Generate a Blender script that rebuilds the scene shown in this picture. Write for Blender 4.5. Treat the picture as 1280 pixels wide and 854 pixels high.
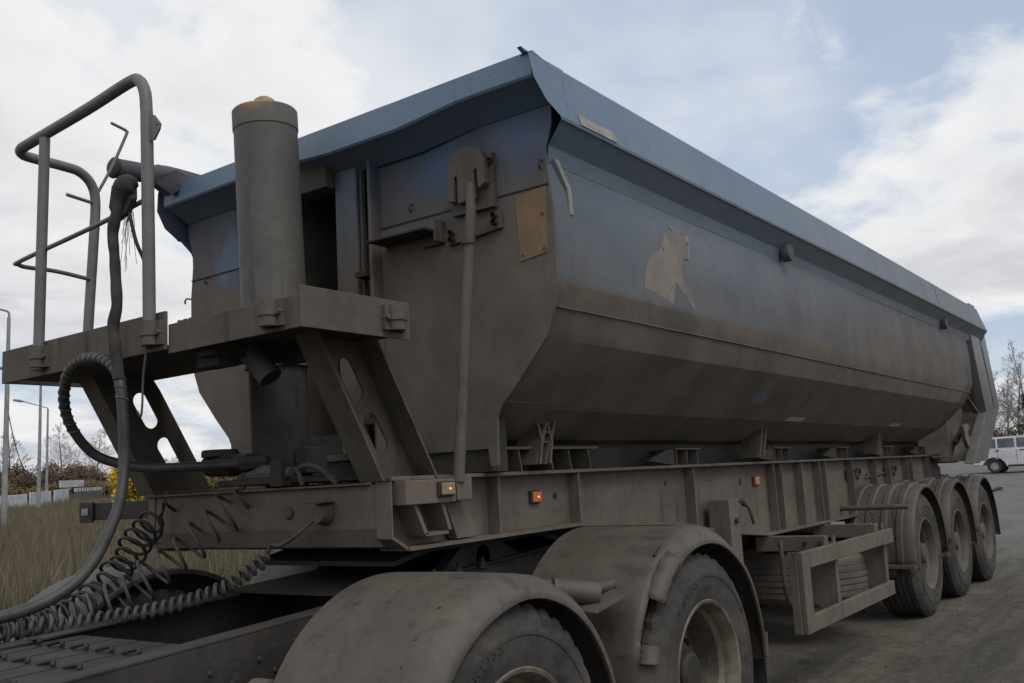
import bpy, bmesh, math, random
import numpy as np
from mathutils import Vector, Matrix, noise as mnoise

# ------------------------------------------------------------------ scene, camera, sky, sun, exposure
for o in list(bpy.data.objects):
    bpy.data.objects.remove(o)
scene = bpy.context.scene
COL = scene.collection
R = math.radians

cam_d = bpy.data.cameras.new("camera")
cam = bpy.data.objects.new("camera", cam_d)
COL.objects.link(cam)
scene.camera = cam
cam_d.sensor_fit = 'HORIZONTAL'
cam_d.sensor_width = 36.0
cam_d.lens = 1178.6 / 1280 * 36
cam_d.clip_start = 0.05
cam_d.clip_end = 5000
YAW, PITCH, ROLL = R(35.94), R(8.42), R(-3.13)
fw = Vector((math.cos(YAW) * math.cos(PITCH), math.sin(YAW) * math.cos(PITCH), math.sin(PITCH)))
r0 = Vector((math.sin(YAW), -math.cos(YAW), 0))
u0 = r0.cross(fw)
rt = r0 * math.cos(ROLL) + u0 * math.sin(ROLL)
up = -r0 * math.sin(ROLL) + u0 * math.cos(ROLL)
cam.matrix_world = Matrix(((rt.x, up.x, -fw.x, 0.0), (rt.y, up.y, -fw.y, 0.0), (rt.z, up.z, -fw.z, 1.33), (0, 0, 0, 1)))

scene.render.engine = 'CYCLES'
scene.view_settings.view_transform = 'Standard'
scene.view_settings.look = 'None'
scene.view_settings.exposure = 0.0
scene.view_settings.gamma = 1.0
scene.view_settings.use_curve_mapping = False
scene.render.resolution_x, scene.render.resolution_y = 1024, 683

SUN_DIR = Vector((-0.22, -0.55, 0.80)).normalized()
SUN_EL = math.asin(SUN_DIR.z)
world = bpy.data.worlds.new("World")
scene.world = world
world.use_nodes = True


class NT:
    """small node-tree helper"""
    def __init__(s, tree):
        s.t = tree
        for n in list(tree.nodes):
            tree.nodes.remove(n)

    def n(s, typ, **kw):
        nd = s.t.nodes.new(typ)
        for k, v in kw.items():
            if k.startswith('i_'):
                key = k[2:]
                key = int(key) if key.isdigit() else key.replace('_', ' ')
                s.set(nd.inputs[key], v)
            else:
                setattr(nd, k, v)
        return nd

    def set(s, sock, v):
        if isinstance(v, bpy.types.NodeSocket):
            s.t.links.new(v, sock)
        elif isinstance(v, bpy.types.Node):
            s.t.links.new(v.outputs[0], sock)
        else:
            if isinstance(v, (tuple, list)) and len(v) == 3 and len(sock.default_value) == 4:
                v = (*v, 1)
            sock.default_value = v

    def math(s, op, a, b=0.0, c=None, clamp=False):
        nd = s.t.nodes.new('ShaderNodeMath')
        nd.operation = op
        nd.use_clamp = clamp
        s.set(nd.inputs[0], a)
        s.set(nd.inputs[1], b)
        if c is not None:
            s.set(nd.inputs[2], c)
        return nd.outputs[0]

    def vmath(s, op, a, b=(0, 0, 0)):
        nd = s.t.nodes.new('ShaderNodeVectorMath')
        nd.operation = op
        s.set(nd.inputs[0], a)
        s.set(nd.inputs[1], b)
        return nd.outputs[0]

    def mix(s, fac, a, b, blend='MIX'):
        nd = s.t.nodes.new('ShaderNodeMix')
        nd.data_type = 'RGBA'
        nd.blend_type = blend
        s.set(nd.inputs['Factor'], fac)
        s.set(nd.inputs[6], a)
        s.set(nd.inputs[7], b)
        return nd.outputs[2]

    def ramp(s, fac, stops, interp='LINEAR'):
        nd = s.t.nodes.new('ShaderNodeValToRGB')
        nd.color_ramp.interpolation = interp
        el = nd.color_ramp.elements
        while len(el) < len(stops):
            el.new(0.5)
        for e, (p, c) in zip(el, stops):
            e.position = p
            if not isinstance(c, (tuple, list)):
                c = (c, c, c)
            e.color = (*c, 1)
        s.set(nd.inputs[0], fac)
        return nd.outputs[0]

    def noise(s, vec, scale, detail=4, rough=0.55, dist=0.0):
        nd = s.n('ShaderNodeTexNoise', i_Scale=scale, i_Detail=detail, i_Roughness=rough, i_Distortion=dist)
        if vec is not None:
            s.set(nd.inputs['Vector'], vec)
        return nd.outputs[0]

    def maprange(s, v, a, b, c, d, smooth=True):
        nd = s.n('ShaderNodeMapRange')
        nd.interpolation_type = 'SMOOTHSTEP' if smooth else 'LINEAR'
        s.set(nd.inputs[0], v)
        for i, q in enumerate((a, b, c, d)):
            nd.inputs[i + 1].default_value = q
        return nd.outputs[0]


SKY_OFF = (36.9, 8.8)


def build_world():
    w = NT(world.node_tree)
    out = w.n('ShaderNodeOutputWorld')
    bg = w.n('ShaderNodeBackground')
    bg.inputs[1].default_value = 0.1
    sky = w.n('ShaderNodeTexSky')
    sky.sky_type = 'NISHITA'
    sky.sun_disc = False
    sky.sun_elevation = SUN_EL
    sky.sun_rotation = math.atan2(SUN_DIR.x, SUN_DIR.y)
    sky.air_density = 1.0
    sky.dust_density = 2.0
    sky.ozone_density = 1.6
    tc = w.n('ShaderNodeTexCoord')
    d = tc.outputs['Generated']
    sep = w.n('ShaderNodeSeparateXYZ', i_0=d)
    z = w.math('MAXIMUM', sep.outputs[2], 0.0)
    den = w.math('ADD', z, 0.22)
    px = w.math('DIVIDE', sep.outputs[0], den)
    py = w.math('DIVIDE', sep.outputs[1], den)
    cb = w.n('ShaderNodeCombineXYZ', i_0=px, i_1=py, i_2=0.37)
    p = cb.outputs[0]
    ox, oy = SKY_OFF
    # broken cumulus with lit edges and grey bases over thin veils and pale blue
    warp = w.n('ShaderNodeTexNoise', i_Scale=1.3, i_Detail=3.0, i_Vector=p).outputs[1]
    pw = w.vmath('ADD', p, w.vmath('MULTIPLY', w.vmath('SUBTRACT', warp, (0.5, 0.5, 0.5)), (0.35, 0.35, 0.0)))
    n1 = w.noise(w.vmath('ADD', pw, (ox, oy, 0)), 0.80, 11, 0.58, 0.0)
    n2 = w.noise(w.vmath('ADD', pw, (ox + 0.10, oy - 0.07, 0.03)), 0.80, 11, 0.58, 0.0)
    soft = w.noise(w.vmath('ADD', p, (ox + 11.0, oy + 2.0, 0)), 0.7, 5, 0.6, 0.1)
    fine = w.noise(w.vmath('ADD', pw, (1.0, 5.0, 0)), 3.2, 8, 0.6, 0.3)
    cover = w.maprange(n1, 0.43, 0.53, 0.0, 1.0)
    veil = w.maprange(soft, 0.34, 0.62, 0.12, 0.75)
    cover = w.math('MAXIMUM', cover, veil)
    lit = w.maprange(w.math('SUBTRACT', n1, n2), -0.05, 0.05, 0.0, 1.0)
    thick = w.maprange(n1, 0.48, 0.64, 0.0, 1.0)
    body = w.math('MULTIPLY', thick, w.maprange(fine, 0.30, 0.62, 0.45, 1.0))
    cloud = w.mix(body, (8.8, 8.85, 8.95), (5.3, 5.5, 5.95))
    cloud = w.mix(w.math('MULTIPLY', lit, 0.5), cloud, (9.5, 9.45, 9.3))
    low = w.maprange(z, 0.02, 0.32, 1.0, 0.0)
    cloud = w.mix(w.math('MULTIPLY', low, w.maprange(fine, 0.40, 0.62, 0.0, 0.8)), cloud, (5.2, 5.35, 5.9))
    blue = w.mix(0.55, sky.outputs[0], (5.5, 6.9, 9.0))
    col = w.mix(cover, blue, cloud)
    # below the horizon the sky goes on as a dull ground tone
    below = w.maprange(sep.outputs[2], -0.012, 0.0, 1.0, 0.0)
    col = w.mix(below, col, (0.9, 0.85, 0.75))
    w.set(bg.inputs[0], col)
    w.set(out.inputs[0], bg.outputs[0])


build_world()
sun_d = bpy.data.lights.new("sun", 'SUN')
sun = bpy.data.objects.new("sun", sun_d)
COL.objects.link(sun)
sun_d.energy = 1.2
sun_d.angle = R(30)
sun_d.color = (1.0, 0.95, 0.88)
sun.rotation_euler = (-SUN_DIR).to_track_quat('-Z', 'Y').to_euler()
sun.location = SUN_DIR * 60

# ------------------------------------------------------------------ materials
MATS = {}


def new_mat(name):
    m = bpy.data.materials.new(name)
    m.use_nodes = True
    MATS[name] = m
    t = NT(m.node_tree)
    out = t.n('ShaderNodeOutputMaterial')
    b = t.n('ShaderNodeBsdfPrincipled')
    t.set(out.inputs[0], b.outputs[0])
    geo = t.n('ShaderNodeNewGeometry')
    return m, t, b, geo.outputs['Position'], geo


def bump(t, b, h, strength=0.3, dist=0.01):
    bp = t.n('ShaderNodeBump')
    bp.inputs['Strength'].default_value = strength
    bp.inputs['Distance'].default_value = dist
    t.set(bp.inputs['Height'], h)
    t.set(b.inputs['Normal'], bp.outputs[0])


def simple(name, c1, c2, rough=0.8, scale=6.0, metal=0.0, bs=0.15, bscale=40, spec=0.3, mud=None, rust=0.0, wipe=None):
    """two-tone mottled surface"""
    m, t, b, pos, geo = new_mat(name)
    n = t.noise(pos, scale, 6, 0.6)
    n2 = t.noise(pos, scale * 7, 4, 0.6)
    f = t.maprange(t.math('ADD', t.math('MULTIPLY', n, 0.7), t.math('MULTIPLY', n2, 0.3)), 0.35, 0.65, 0, 1)
    col = t.mix(f, c1, c2)
    if mud:
        # dried splashes and runs
        sp = t.noise(pos, 42, 6, 0.68, 0.2)
        col = t.mix(t.math('MULTIPLY', t.maprange(sp, 0.54, 0.68, 0.0, 0.55), t.maprange(t.noise(pos, 2.4, 4, 0.6), 0.40, 0.62, 0.1, 1.0)), col, mud)
        dk = t.noise(t.vmath('MULTIPLY', pos, (14.0, 14.0, 1.6)), 1.0, 5, 0.65)
        col = t.mix(t.maprange(dk, 0.56, 0.70, 0.0, 0.55), col, tuple(v * 0.42 for v in c2))
    if rust:
        rs_ = t.noise(pos, 7.5, 7, 0.7, 0.3)
        col = t.mix(t.maprange(rs_, 0.60, 0.72, 0.0, rust), col, (0.115, 0.060, 0.036))
    if wipe:
        wp = t.noise(t.vmath('MULTIPLY', pos, (1.0, 1.0, 2.0)), 3.3, 6, 0.62, 0.6)
        col = t.mix(t.maprange(wp, 0.56, 0.66, 0.0, 0.8), col, wipe)
    t.set(b.inputs['Base Color'], col)
    b.inputs['Roughness'].default_value = rough
    b.inputs['Metallic'].default_value = metal
    b.inputs['Specular IOR Level'].default_value = spec
    if bs:
        bump(t, b, t.noise(pos, bscale, 5, 0.6), bs, 0.004)
    return m


DUST = (0.132, 0.110, 0.090)
DUST2 = (0.094, 0.079, 0.065)


def dusty_paint(name, paint, paint2, z_hi, z_lo, lo_amt, hi_amt, patch=None, dust=None, fold=None, rearward=0.0):
    """painted steel under road dust: the coat of dust is thick low down and thin at the top edge, with rain streaks"""
    m, t, b, pos, geo = new_mat(name)
    sep = t.n('ShaderNodeSeparateXYZ', i_0=pos)
    z = sep.outputs[2]
    st = t.vmath('MULTIPLY', pos, (9.0, 9.0, 0.9))
    streak = t.noise(st, 1.6, 6, 0.65)
    cloud = t.noise(pos, 1.3, 6, 0.6)
    fine = t.noise(pos, 55, 4, 0.7)
    base = t.maprange(z, z_lo, z_hi, lo_amt, hi_amt)
    if fold:
        # road dust below the fold, also painting in the shade of the downturned panels
        base = t.math('ADD', base, t.maprange(z, fold + 0.035, fold - 0.02, 0.0, 0.42))
    if rearward:
        base = t.math('ADD', base, t.maprange(sep.outputs[0], 3.5, 10.0, 0.0, rearward))
    v = t.math('ADD', base, t.math('MULTIPLY', t.math('SUBTRACT', streak, 0.5), 0.30))
    v = t.math('ADD', v, t.math('MULTIPLY', t.math('SUBTRACT', cloud, 0.5), 0.38))
    v = t.math('ADD', v, t.math('MULTIPLY', t.math('SUBTRACT', fine, 0.5), 0.25), clamp=True)
    pc = t.mix(t.maprange(cloud, 0.35, 0.65, 0, 1), paint, paint2)
    dc = t.mix(t.maprange(t.noise(pos, 3.2, 6, 0.65), 0.35, 0.65, 0, 1), *(dust or (DUST, DUST2)))
    if patch:
        # places wiped clean down to the paint
        for (cx, cy, cz, rad) in patch:
            dist = t.n('ShaderNodeVectorMath', operation='DISTANCE')
            wob = t.vmath('MULTIPLY', t.vmath('SUBTRACT', t.n('ShaderNodeTexNoise', i_Scale=7.0, i_Vector=pos).outputs[1], (0.5, 0.5, 0.5)), (0.25, 0.25, 0.25))
            t.set(dist.inputs[0], t.vmath('ADD', pos, wob))
            dist.inputs[1].default_value = (cx, cy, cz)
            k = t.maprange(dist.outputs['Value'], rad * 0.3, rad, 0.25, 1.0)
            v = t.math('MULTIPLY', v, k)
    col = t.mix(v, pc, dc)
    # thin rain runs, long scrapes, specks of mud
    run = t.noise(t.vmath('MULTIPLY', pos, (26.0, 26.0, 0.7)), 1.0, 4, 0.6)
    col = t.mix(t.maprange(run, 0.60, 0.72, 0.0, 0.35), col, (0.060, 0.055, 0.050))
    scr = t.noise(t.vmath('MULTIPLY', pos, (1.1, 1.1, 46.0)), 1.0, 5, 0.7)
    col = t.mix(t.math('MULTIPLY', t.maprange(scr, 0.66, 0.70, 0.0, 0.5), t.maprange(cloud, 0.5, 0.62, 0, 1)), col, (0.24, 0.225, 0.205))
    spk = t.noise(pos, 34, 3, 0.5)
    col = t.mix(t.maprange(spk, 0.70, 0.74, 0.0, 0.6), col, (0.050, 0.043, 0.037))
    t.set(b.inputs['Base Color'], col)
    t.set(b.inputs['Roughness'], t.math('ADD', t.maprange(v, 0.1, 0.9, 0.42, 0.78), t.math('MULTIPLY', t.math('SUBTRACT', fine, 0.5), 0.25)))
    b.inputs['Specular IOR Level'].default_value = 0.4
    dent = t.noise(t.vmath('MULTIPLY', pos, (1.0, 1.0, 1.6)), 1.5, 3, 0.45)
    bump(t, b, t.math('ADD', dent, t.math('MULTIPLY', fine, 0.05)), 0.32, 0.05)
    return m


BLUE = (0.062, 0.115, 0.205)
BLUE2 = (0.085, 0.135, 0.215)
dusty_paint('tub_blue', (0.098, 0.142, 0.205), (0.120, 0.160, 0.215), 2.72, 2.14, 0.58, 0.22, patch=[(5.75, 2.3, 1.83, 0.17)], fold=2.128, rearward=0.45)
dusty_paint('rail_blue', (0.095, 0.165, 0.265), (0.120, 0.185, 0.275), 3.0, 2.7, 0.36, 0.22, dust=((0.21, 0.20, 0.19), (0.17, 0.162, 0.152)), rearward=0.35)
dusty_paint('front_blue', (0.045, 0.092, 0.185), (0.062, 0.11, 0.19), 2.98, 2.30, 1.05, 0.55, patch=[(3.17, 2.64, 2.76, 0.23), (3.17, 2.20, 2.84, 0.26), (3.17, 4.15, 2.60, 0.20)])
dusty_paint('niche_blue', (0.085, 0.145, 0.235), (0.105, 0.165, 0.245), 2.95, 2.2, 1.0, 0.3)
dusty_paint('post_grey', (0.150, 0.160, 0.175), (0.165, 0.173, 0.185), 2.7, 1.7, 0.9, 0.25, dust=((0.115, 0.107, 0.098), (0.09, 0.084, 0.077)))
simple('dusty_steel', (0.116, 0.100, 0.085), (0.078, 0.068, 0.058), 0.8, 3.5, mud=(0.145, 0.129, 0.110), rust=0.5)
simple('chassis_dust', (0.152, 0.126, 0.105), (0.105, 0.088, 0.074), 0.82, 2.6, mud=(0.185, 0.162, 0.137), rust=0.45)
simple('fender_plastic', (0.102, 0.085, 0.070), (0.068, 0.057, 0.048), 0.6, 2.2, bs=0.25, bscale=60, spec=0.4, mud=(0.130, 0.113, 0.095), wipe=(0.050, 0.046, 0.042))
simple('cylinder_grey', (0.120, 0.112, 0.103), (0.080, 0.076, 0.071), 0.6, 3.0, spec=0.4, mud=(0.145, 0.134, 0.121), rust=0.25)
simple('rail_grey', (0.150, 0.150, 0.150), (0.108, 0.108, 0.108), 0.55, 5.0, spec=0.45, rust=0.45)
simple('dark_steel', (0.052, 0.047, 0.043), (0.030, 0.028, 0.026), 0.7, 5.0, mud=(0.085, 0.075, 0.064), rust=0.3)
simple('grease_black', (0.022, 0.020, 0.019), (0.038, 0.034, 0.031), 0.65, 8.0)
simple('rubber_hose', (0.058, 0.056, 0.054), (0.030, 0.030, 0.030), 0.5, 14.0, spec=0.45, mud=(0.09, 0.083, 0.075))
simple('dark_hose', (0.040, 0.037, 0.036), (0.024, 0.023, 0.023), 0.55, 14.0)
simple('pale_hose', (0.105, 0.097, 0.090), (0.066, 0.061, 0.058), 0.62, 12.0)
simple('tyre_dusty', (0.080, 0.072, 0.064), (0.034, 0.033, 0.032), 0.85, 4.0, bs=0.25, bscale=120, wipe=(0.024, 0.024, 0.025))
simple('tyre_tread', (0.05, 0.046, 0.042), (0.028, 0.026, 0.024), 0.92, 9.0, bs=0.25, bscale=120)
simple('tyre_letter', (0.060, 0.055, 0.050), (0.038, 0.036, 0.034), 0.9, 9.0)
simple('spare_rubber', (0.175, 0.152, 0.128), (0.115, 0.10, 0.085), 0.9, 5.0, bs=0.25, bscale=120)
simple('rim_paint', (0.20, 0.178, 0.138), (0.08, 0.069, 0.056), 0.55, 6.0)
simple('rim_brown', (0.125, 0.110, 0.096), (0.078, 0.069, 0.061), 0.75, 6.0)
simple('yellow_cap', (0.40, 0.25, 0.085), (0.20, 0.16, 0.11), 0.7, 16.0)
simple('dirty_white', (0.36, 0.34, 0.30), (0.22, 0.205, 0.185), 0.7, 9.0)
simple('emblem_white', (0.255, 0.228, 0.198), (0.17, 0.153, 0.138), 0.75, 4.0, mud=(0.14, 0.132, 0.125), wipe=(0.145, 0.143, 0.145))
simple('emblem_clean', (0.36, 0.36, 0.36), (0.24, 0.24, 0.245), 0.6, 9.0)
simple('ochre_plate', (0.235, 0.145, 0.075), (0.155, 0.112, 0.075), 0.75, 9.0)
simple('canvas_grey', (0.10, 0.105, 0.115), (0.065, 0.07, 0.08), 0.9, 9.0)
simple('rag', (0.060, 0.056, 0.052), (0.034, 0.032, 0.031), 0.95, 20.0)
simple('concrete_white', (0.50, 0.51, 0.52), (0.34, 0.35, 0.36), 0.85, 2.0)
simple('concrete_dark', (0.11, 0.105, 0.10), (0.06, 0.058, 0.055), 0.9, 2.0)
simple('pole_grey', (0.30, 0.30, 0.31), (0.20, 0.20, 0.21), 0.7, 3.0)
simple('bark_grey', (0.16, 0.14, 0.125), (0.08, 0.07, 0.065), 0.95, 4.0)
simple('bark_birch', (0.46, 0.44, 0.42), (0.20, 0.18, 0.165), 0.9, 3.0)
simple('twig_brown', (0.115, 0.085, 0.066), (0.065, 0.050, 0.042), 0.95, 3.0)
simple('twig_grey', (0.30, 0.275, 0.26), (0.19, 0.175, 0.165), 0.95, 3.0)
simple('car_white', (0.60, 0.61, 0.62), (0.46, 0.465, 0.47), 0.35, 3.0, bs=0, spec=0.5)
simple('car_glass', (0.045, 0.052, 0.055), (0.09, 0.10, 0.105), 0.08, 3.0, bs=0, spec=0.6)
simple('car_black', (0.020, 0.020, 0.021), (0.035, 0.034, 0.033), 0.7, 8.0)
simple('car_red', (0.35, 0.03, 0.02), (0.25, 0.02, 0.02), 0.3, 8.0, bs=0)
simple('amber_lens', (0.62, 0.20, 0.055), (0.42, 0.13, 0.05), 0.3, 30.0, bs=0, spec=0.5)
simple('dusty_lens', (0.28, 0.20, 0.14), (0.20, 0.15, 0.11), 0.45, 30.0, bs=0, spec=0.5)
simple('red_lens', (0.34, 0.06, 0.045), (0.22, 0.05, 0.04), 0.35, 30.0, bs=0, spec=0.5)
simple('stone', (0.13, 0.117, 0.10), (0.06, 0.055, 0.048), 0.9, 12.0)
m, t, b, pos, geo = new_mat('cap_paint')
dn = t.n('ShaderNodeVectorMath', operation='DISTANCE')
t.set(dn.inputs[0], t.vmath('ADD', pos, t.vmath('MULTIPLY', t.vmath('SUBTRACT', t.n('ShaderNodeTexNoise', i_Scale=11.0, i_Vector=pos).outputs[1], (0.5, 0.5, 0.5)), (0.09, 0.09, 0.09))))
dn.inputs[1].default_value = (2.605, 3.25, 3.095)
t.set(b.inputs['Base Color'], t.mix(t.maprange(dn.outputs['Value'], 0.04, 0.11, 0.75, 0.0), (0.115, 0.108, 0.099), (0.34, 0.22, 0.08)))
b.inputs['Roughness'].default_value = 0.7
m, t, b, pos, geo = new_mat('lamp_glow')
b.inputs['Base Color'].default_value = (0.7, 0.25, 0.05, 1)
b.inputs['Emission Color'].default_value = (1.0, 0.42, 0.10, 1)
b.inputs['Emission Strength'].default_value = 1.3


def leaf_mat(name, cols, rough=0.8):
    m, t, b, pos, geo = new_mat(name)
    rnd = geo.outputs['Random Per Island']
    n = t.noise(pos, 0.35, 4, 0.6)
    f = t.math('ADD', t.math('MULTIPLY', rnd, 0.6), t.math('MULTIPLY', t.maprange(n, 0.3, 0.7, 0, 1), 0.4))
    k = len(cols) - 1
    t.set(b.inputs['Base Color'], t.ramp(f, [(i / k, c) for i, c in enumerate(cols)]))
    b.inputs['Roughness'].default_value = rough
    b.inputs['Specular IOR Level'].default_value = 0.15
    return m


leaf_mat('leaf_yellow', [(0.46, 0.29, 0.025), (0.62, 0.42, 0.04), (0.54, 0.40, 0.06)])
leaf_mat('leaf_russet', [(0.115, 0.062, 0.038), (0.165, 0.09, 0.05), (0.14, 0.09, 0.052), (0.09, 0.058, 0.04)])
leaf_mat('leaf_brown', [(0.085, 0.063, 0.048), (0.12, 0.088, 0.064), (0.07, 0.054, 0.044)])
leaf_mat('leaf_olive', [(0.12, 0.09, 0.042), (0.165, 0.125, 0.052), (0.10, 0.078, 0.04)])
leaf_mat('needles', [(0.026, 0.034, 0.022), (0.045, 0.055, 0.034), (0.07, 0.065, 0.045)])
leaf_mat('grass_blades', [(0.115, 0.095, 0.062), (0.205, 0.172, 0.118), (0.105, 0.092, 0.054), (0.185, 0.158, 0.108), (0.27, 0.23, 0.165)])
leaf_mat('grass_green', [(0.075, 0.095, 0.030), (0.13, 0.145, 0.045), (0.17, 0.16, 0.07)])
leaf_mat('weed_russet', [(0.12, 0.075, 0.045), (0.17, 0.11, 0.065)])

# ------------------------------------------------------------------ mesh helpers
WL = {}   # world location of every object that parents others


class MB:
    """collects shapes; build() links them as ONE mesh object"""
    def __init__(s):
        s.v = []
        s.f = []

    def add(s, vs, fs):
        o = len(s.v)
        s.v += [tuple(p) for p in vs]
        s.f += [tuple(i + o for i in q) for q in fs]
        return s

    def box(s, x0, x1, y0, y1, z0, z1):
        return s.add([(x0, y0, z0), (x1, y0, z0), (x1, y1, z0), (x0, y1, z0), (x0, y0, z1), (x1, y0, z1), (x1, y1, z1), (x0, y1, z1)],
                     [(0, 3, 2, 1), (4, 5, 6, 7), (0, 1, 5, 4), (1, 2, 6, 5), (2, 3, 7, 6), (3, 0, 4, 7)])

    def hexa(s, a, bq):
        """two quads a (bottom) and bq (top)"""
        return s.add(list(a) + list(bq), [(0, 3, 2, 1), (4, 5, 6, 7), (0, 1, 5, 4), (1, 2, 6, 5), (2, 3, 7, 6), (3, 0, 4, 7)])

    def prism(s, poly, axis, a, b_, holes=None):
        """polygon in the two other axes (order x,y,z without axis), extruded from a to b_"""
        def P(p, w):
            q = list(p)
            q.insert(axis, w)
            return tuple(q)
        if not holes:
            n = len(poly)
            vs = [P(p, a) for p in poly] + [P(p, b_) for p in poly]
            fs = [tuple(range(n))[::-1], tuple(range(n, 2 * n))] + [(i, (i + 1) % n, (i + 1) % n + n, i + n) for i in range(n)]
            return s.add(vs, fs)
        bm = bmesh.new()
        loops = [poly] + holes
        es = []
        for lp in loops:
            vv = [bm.verts.new(P(p, a)) for p in lp]
            es += [bm.edges.new((vv[i], vv[(i + 1) % len(vv)])) for i in range(len(vv))]
        bmesh.ops.triangle_fill(bm, use_beauty=True, use_dissolve=False, edges=es)
        r = bmesh.ops.extrude_face_region(bm, geom=bm.faces[:])
        dv = [0, 0, 0]
        dv[axis] = b_ - a
        bmesh.ops.translate(bm, verts=[g for g in r['geom'] if isinstance(g, bmesh.types.BMVert)], vec=dv)
        bm.verts.index_update()
        s.add([v.co[:] for v in bm.verts], [tuple(v.index for v in f.verts) for f in bm.faces])
        bm.free()
        return s

    def tube(s, path, r, n=10, caps=True):
        path = [Vector(p) for p in path]
        k = len(path)
        rr = r if isinstance(r, (list, tuple)) else [r] * k
        tang = []
        for i in range(k):
            a = path[max(i - 1, 0)]
            c = path[min(i + 1, k - 1)]
            d = (c - a)
            tang.append(d.normalized() if d.length > 1e-9 else Vector((0, 0, 1)))
        t0 = tang[0]
        ref = Vector((0, 0, 1)) if abs(t0.z) < 0.9 else Vector((1, 0, 0))
        u = t0.cross(ref).normalized()
        o = len(s.v)
        for i in range(k):
            tt = tang[i]
            u = (u - tt * u.dot(tt))
            u = u.normalized() if u.length > 1e-6 else tt.orthogonal().normalized()
            w = tt.cross(u)
            for j in range(n):
                a = 2 * math.pi * j / n
                s.v.append(tuple(path[i] + (u * math.cos(a) + w * math.sin(a)) * rr[i]))
        for i in range(k - 1):
            for j in range(n):
                j2 = (j + 1) % n
                s.f.append((o + i * n + j, o + i * n + j2, o + (i + 1) * n + j2, o + (i + 1) * n + j))
        if caps:
            s.f.append(tuple(o + j for j in range(n))[::-1])
            s.f.append(tuple(o + (k - 1) * n + j for j in range(n)))
        return s

    def lathe(s, prof, origin, axis=2, n=40, closed=False, fn=None):
        """prof: (radius, offset along axis)"""
        o = len(s.v)
        k = len(prof)
        for j in range(n):
            a = 2 * math.pi * j / n
            for i, (r, h) in enumerate(prof):
                if fn:
                    r, h = fn(i, j, r, h)
                c, sn = r * math.cos(a), r * math.sin(a)
                p = {0: (h, c, sn), 1: (c, h, sn), 2: (c, sn, h)}[axis]
                s.v.append((origin[0] + p[0], origin[1] + p[1], origin[2] + p[2]))
        for j in range(n):
            j2 = (j + 1) % n
            for i in range(k - 1 if not closed else k):
                i2 = (i + 1) % k
                s.f.append((o + j * k + i, o + j2 * k + i, o + j2 * k + i2, o + j * k + i2))
        return s

    def mesh(s, name, mat, smooth=None, c=(0, 0, 0)):
        me = bpy.data.meshes.new(name)
        me.from_pydata([(p[0] - c[0], p[1] - c[1], p[2] - c[2]) for p in s.v], [], s.f)
        bm = bmesh.new()
        bm.from_mesh(me)
        bmesh.ops.recalc_face_normals(bm, faces=bm.faces[:])
        bm.to_mesh(me)
        bm.free()
        if smooth:
            me.polygons.foreach_set('use_smooth', [True] * len(me.polygons))
            me.set_sharp_from_angle(angle=R(smooth))
        me.materials.append(MATS[mat])
        return me

    def build(s, name, mat, parent=None, smooth=None, bevel=0.0, kind=None):
        xs = np.array(s.v)
        c = (xs.min(0) + xs.max(0)) / 2
        if parent is None:
            c[2] = xs[:, 2].min()
        me = s.mesh(name, mat, smooth, c)
        return place(name, me, tuple(c), parent, bevel, kind)


def place(name, me, loc, parent=None, bevel=0.0, kind=None):
    o = bpy.data.objects.new(name, me)
    COL.objects.link(o)
    WL[o] = Vector(loc)
    if parent is not None:
        o.parent = parent
        o.location = Vector(loc) - WL[parent]
    else:
        o.location = loc
    if bevel:
        md = o.modifiers.new('bevel', 'BEVEL')
        md.width = bevel
        md.segments = 2
        md.limit_method = 'ANGLE'
        md.angle_limit = R(35)
    if kind:
        o['kind'] = kind
    return o


def thing(name, label, cat, loc=(0, 0, 0), group=None):
    o = bpy.data.objects.new(name, None)
    o.empty_display_size = 0.2
    COL.objects.link(o)
    o.location = loc
    WL[o] = Vector(loc)
    tag(o, label, cat, group)
    return o


def tag(o, label, cat, group=None):
    o['label'] = label
    o['category'] = cat
    if group:
        o['group'] = group
    return o


def spline(pts, per=6):
    """Catmull-Rom through the points"""
    P = [Vector(p) for p in pts]
    P = [P[0] * 2 - P[1]] + P + [P[-1] * 2 - P[-2]]
    out = []
    for i in range(1, len(P) - 2):
        for k in range(per):
            t = k / per
            a, b, c, d = P[i - 1], P[i], P[i + 1], P[i + 2]
            out.append(0.5 * ((2 * b) + (c - a) * t + (2 * a - 5 * b + 4 * c - d) * t * t + (3 * b - a - 3 * c + d) * t ** 3))
    out.append(P[-2])
    return out


def coil(pts, r, turns, per=14, ramp=0.06, wob=0.0, seed=1):
    """helix wound round a spline"""
    rnd = random.Random(seed)
    ax = spline(pts, 12)
    L = [0]
    for a, b in zip(ax, ax[1:]):
        L.append(L[-1] + (b - a).length)
    n = turns * per
    out = []
    ph = [rnd.uniform(-wob, wob) for _ in range(turns + 2)]
    j = 0
    for i in range(n + 1):
        t = i / n
        s = t * L[-1]
        while j < len(L) - 2 and L[j + 1] < s:
            j += 1
        k = (s - L[j]) / max(L[j + 1] - L[j], 1e-9)
        p = ax[j].lerp(ax[j + 1], k)
        d = (ax[min(j + 2, len(ax) - 1)] - ax[max(j - 1, 0)]).normalized()
        u = d.cross(Vector((0, 0, 1))).normalized()
        w = u.cross(d)
        a = 2 * math.pi * i / per
        rr = r * min(1, t / ramp + 0.05, (1 - t) / ramp + 0.05) * (1 + ph[i // per])
        out.append(p + (u * math.cos(a) + w * math.sin(a)) * rr)
    return out


# ------------------------------------------------------------------ ground
def rise(x, y):
    r = math.hypot(x - 6, y - 3)
    z = 0.023 * max(0.0, r - 13)
    if r > 90:
        z = 0.023 * 77 + 0.012 * (r - 90)
    return z


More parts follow.
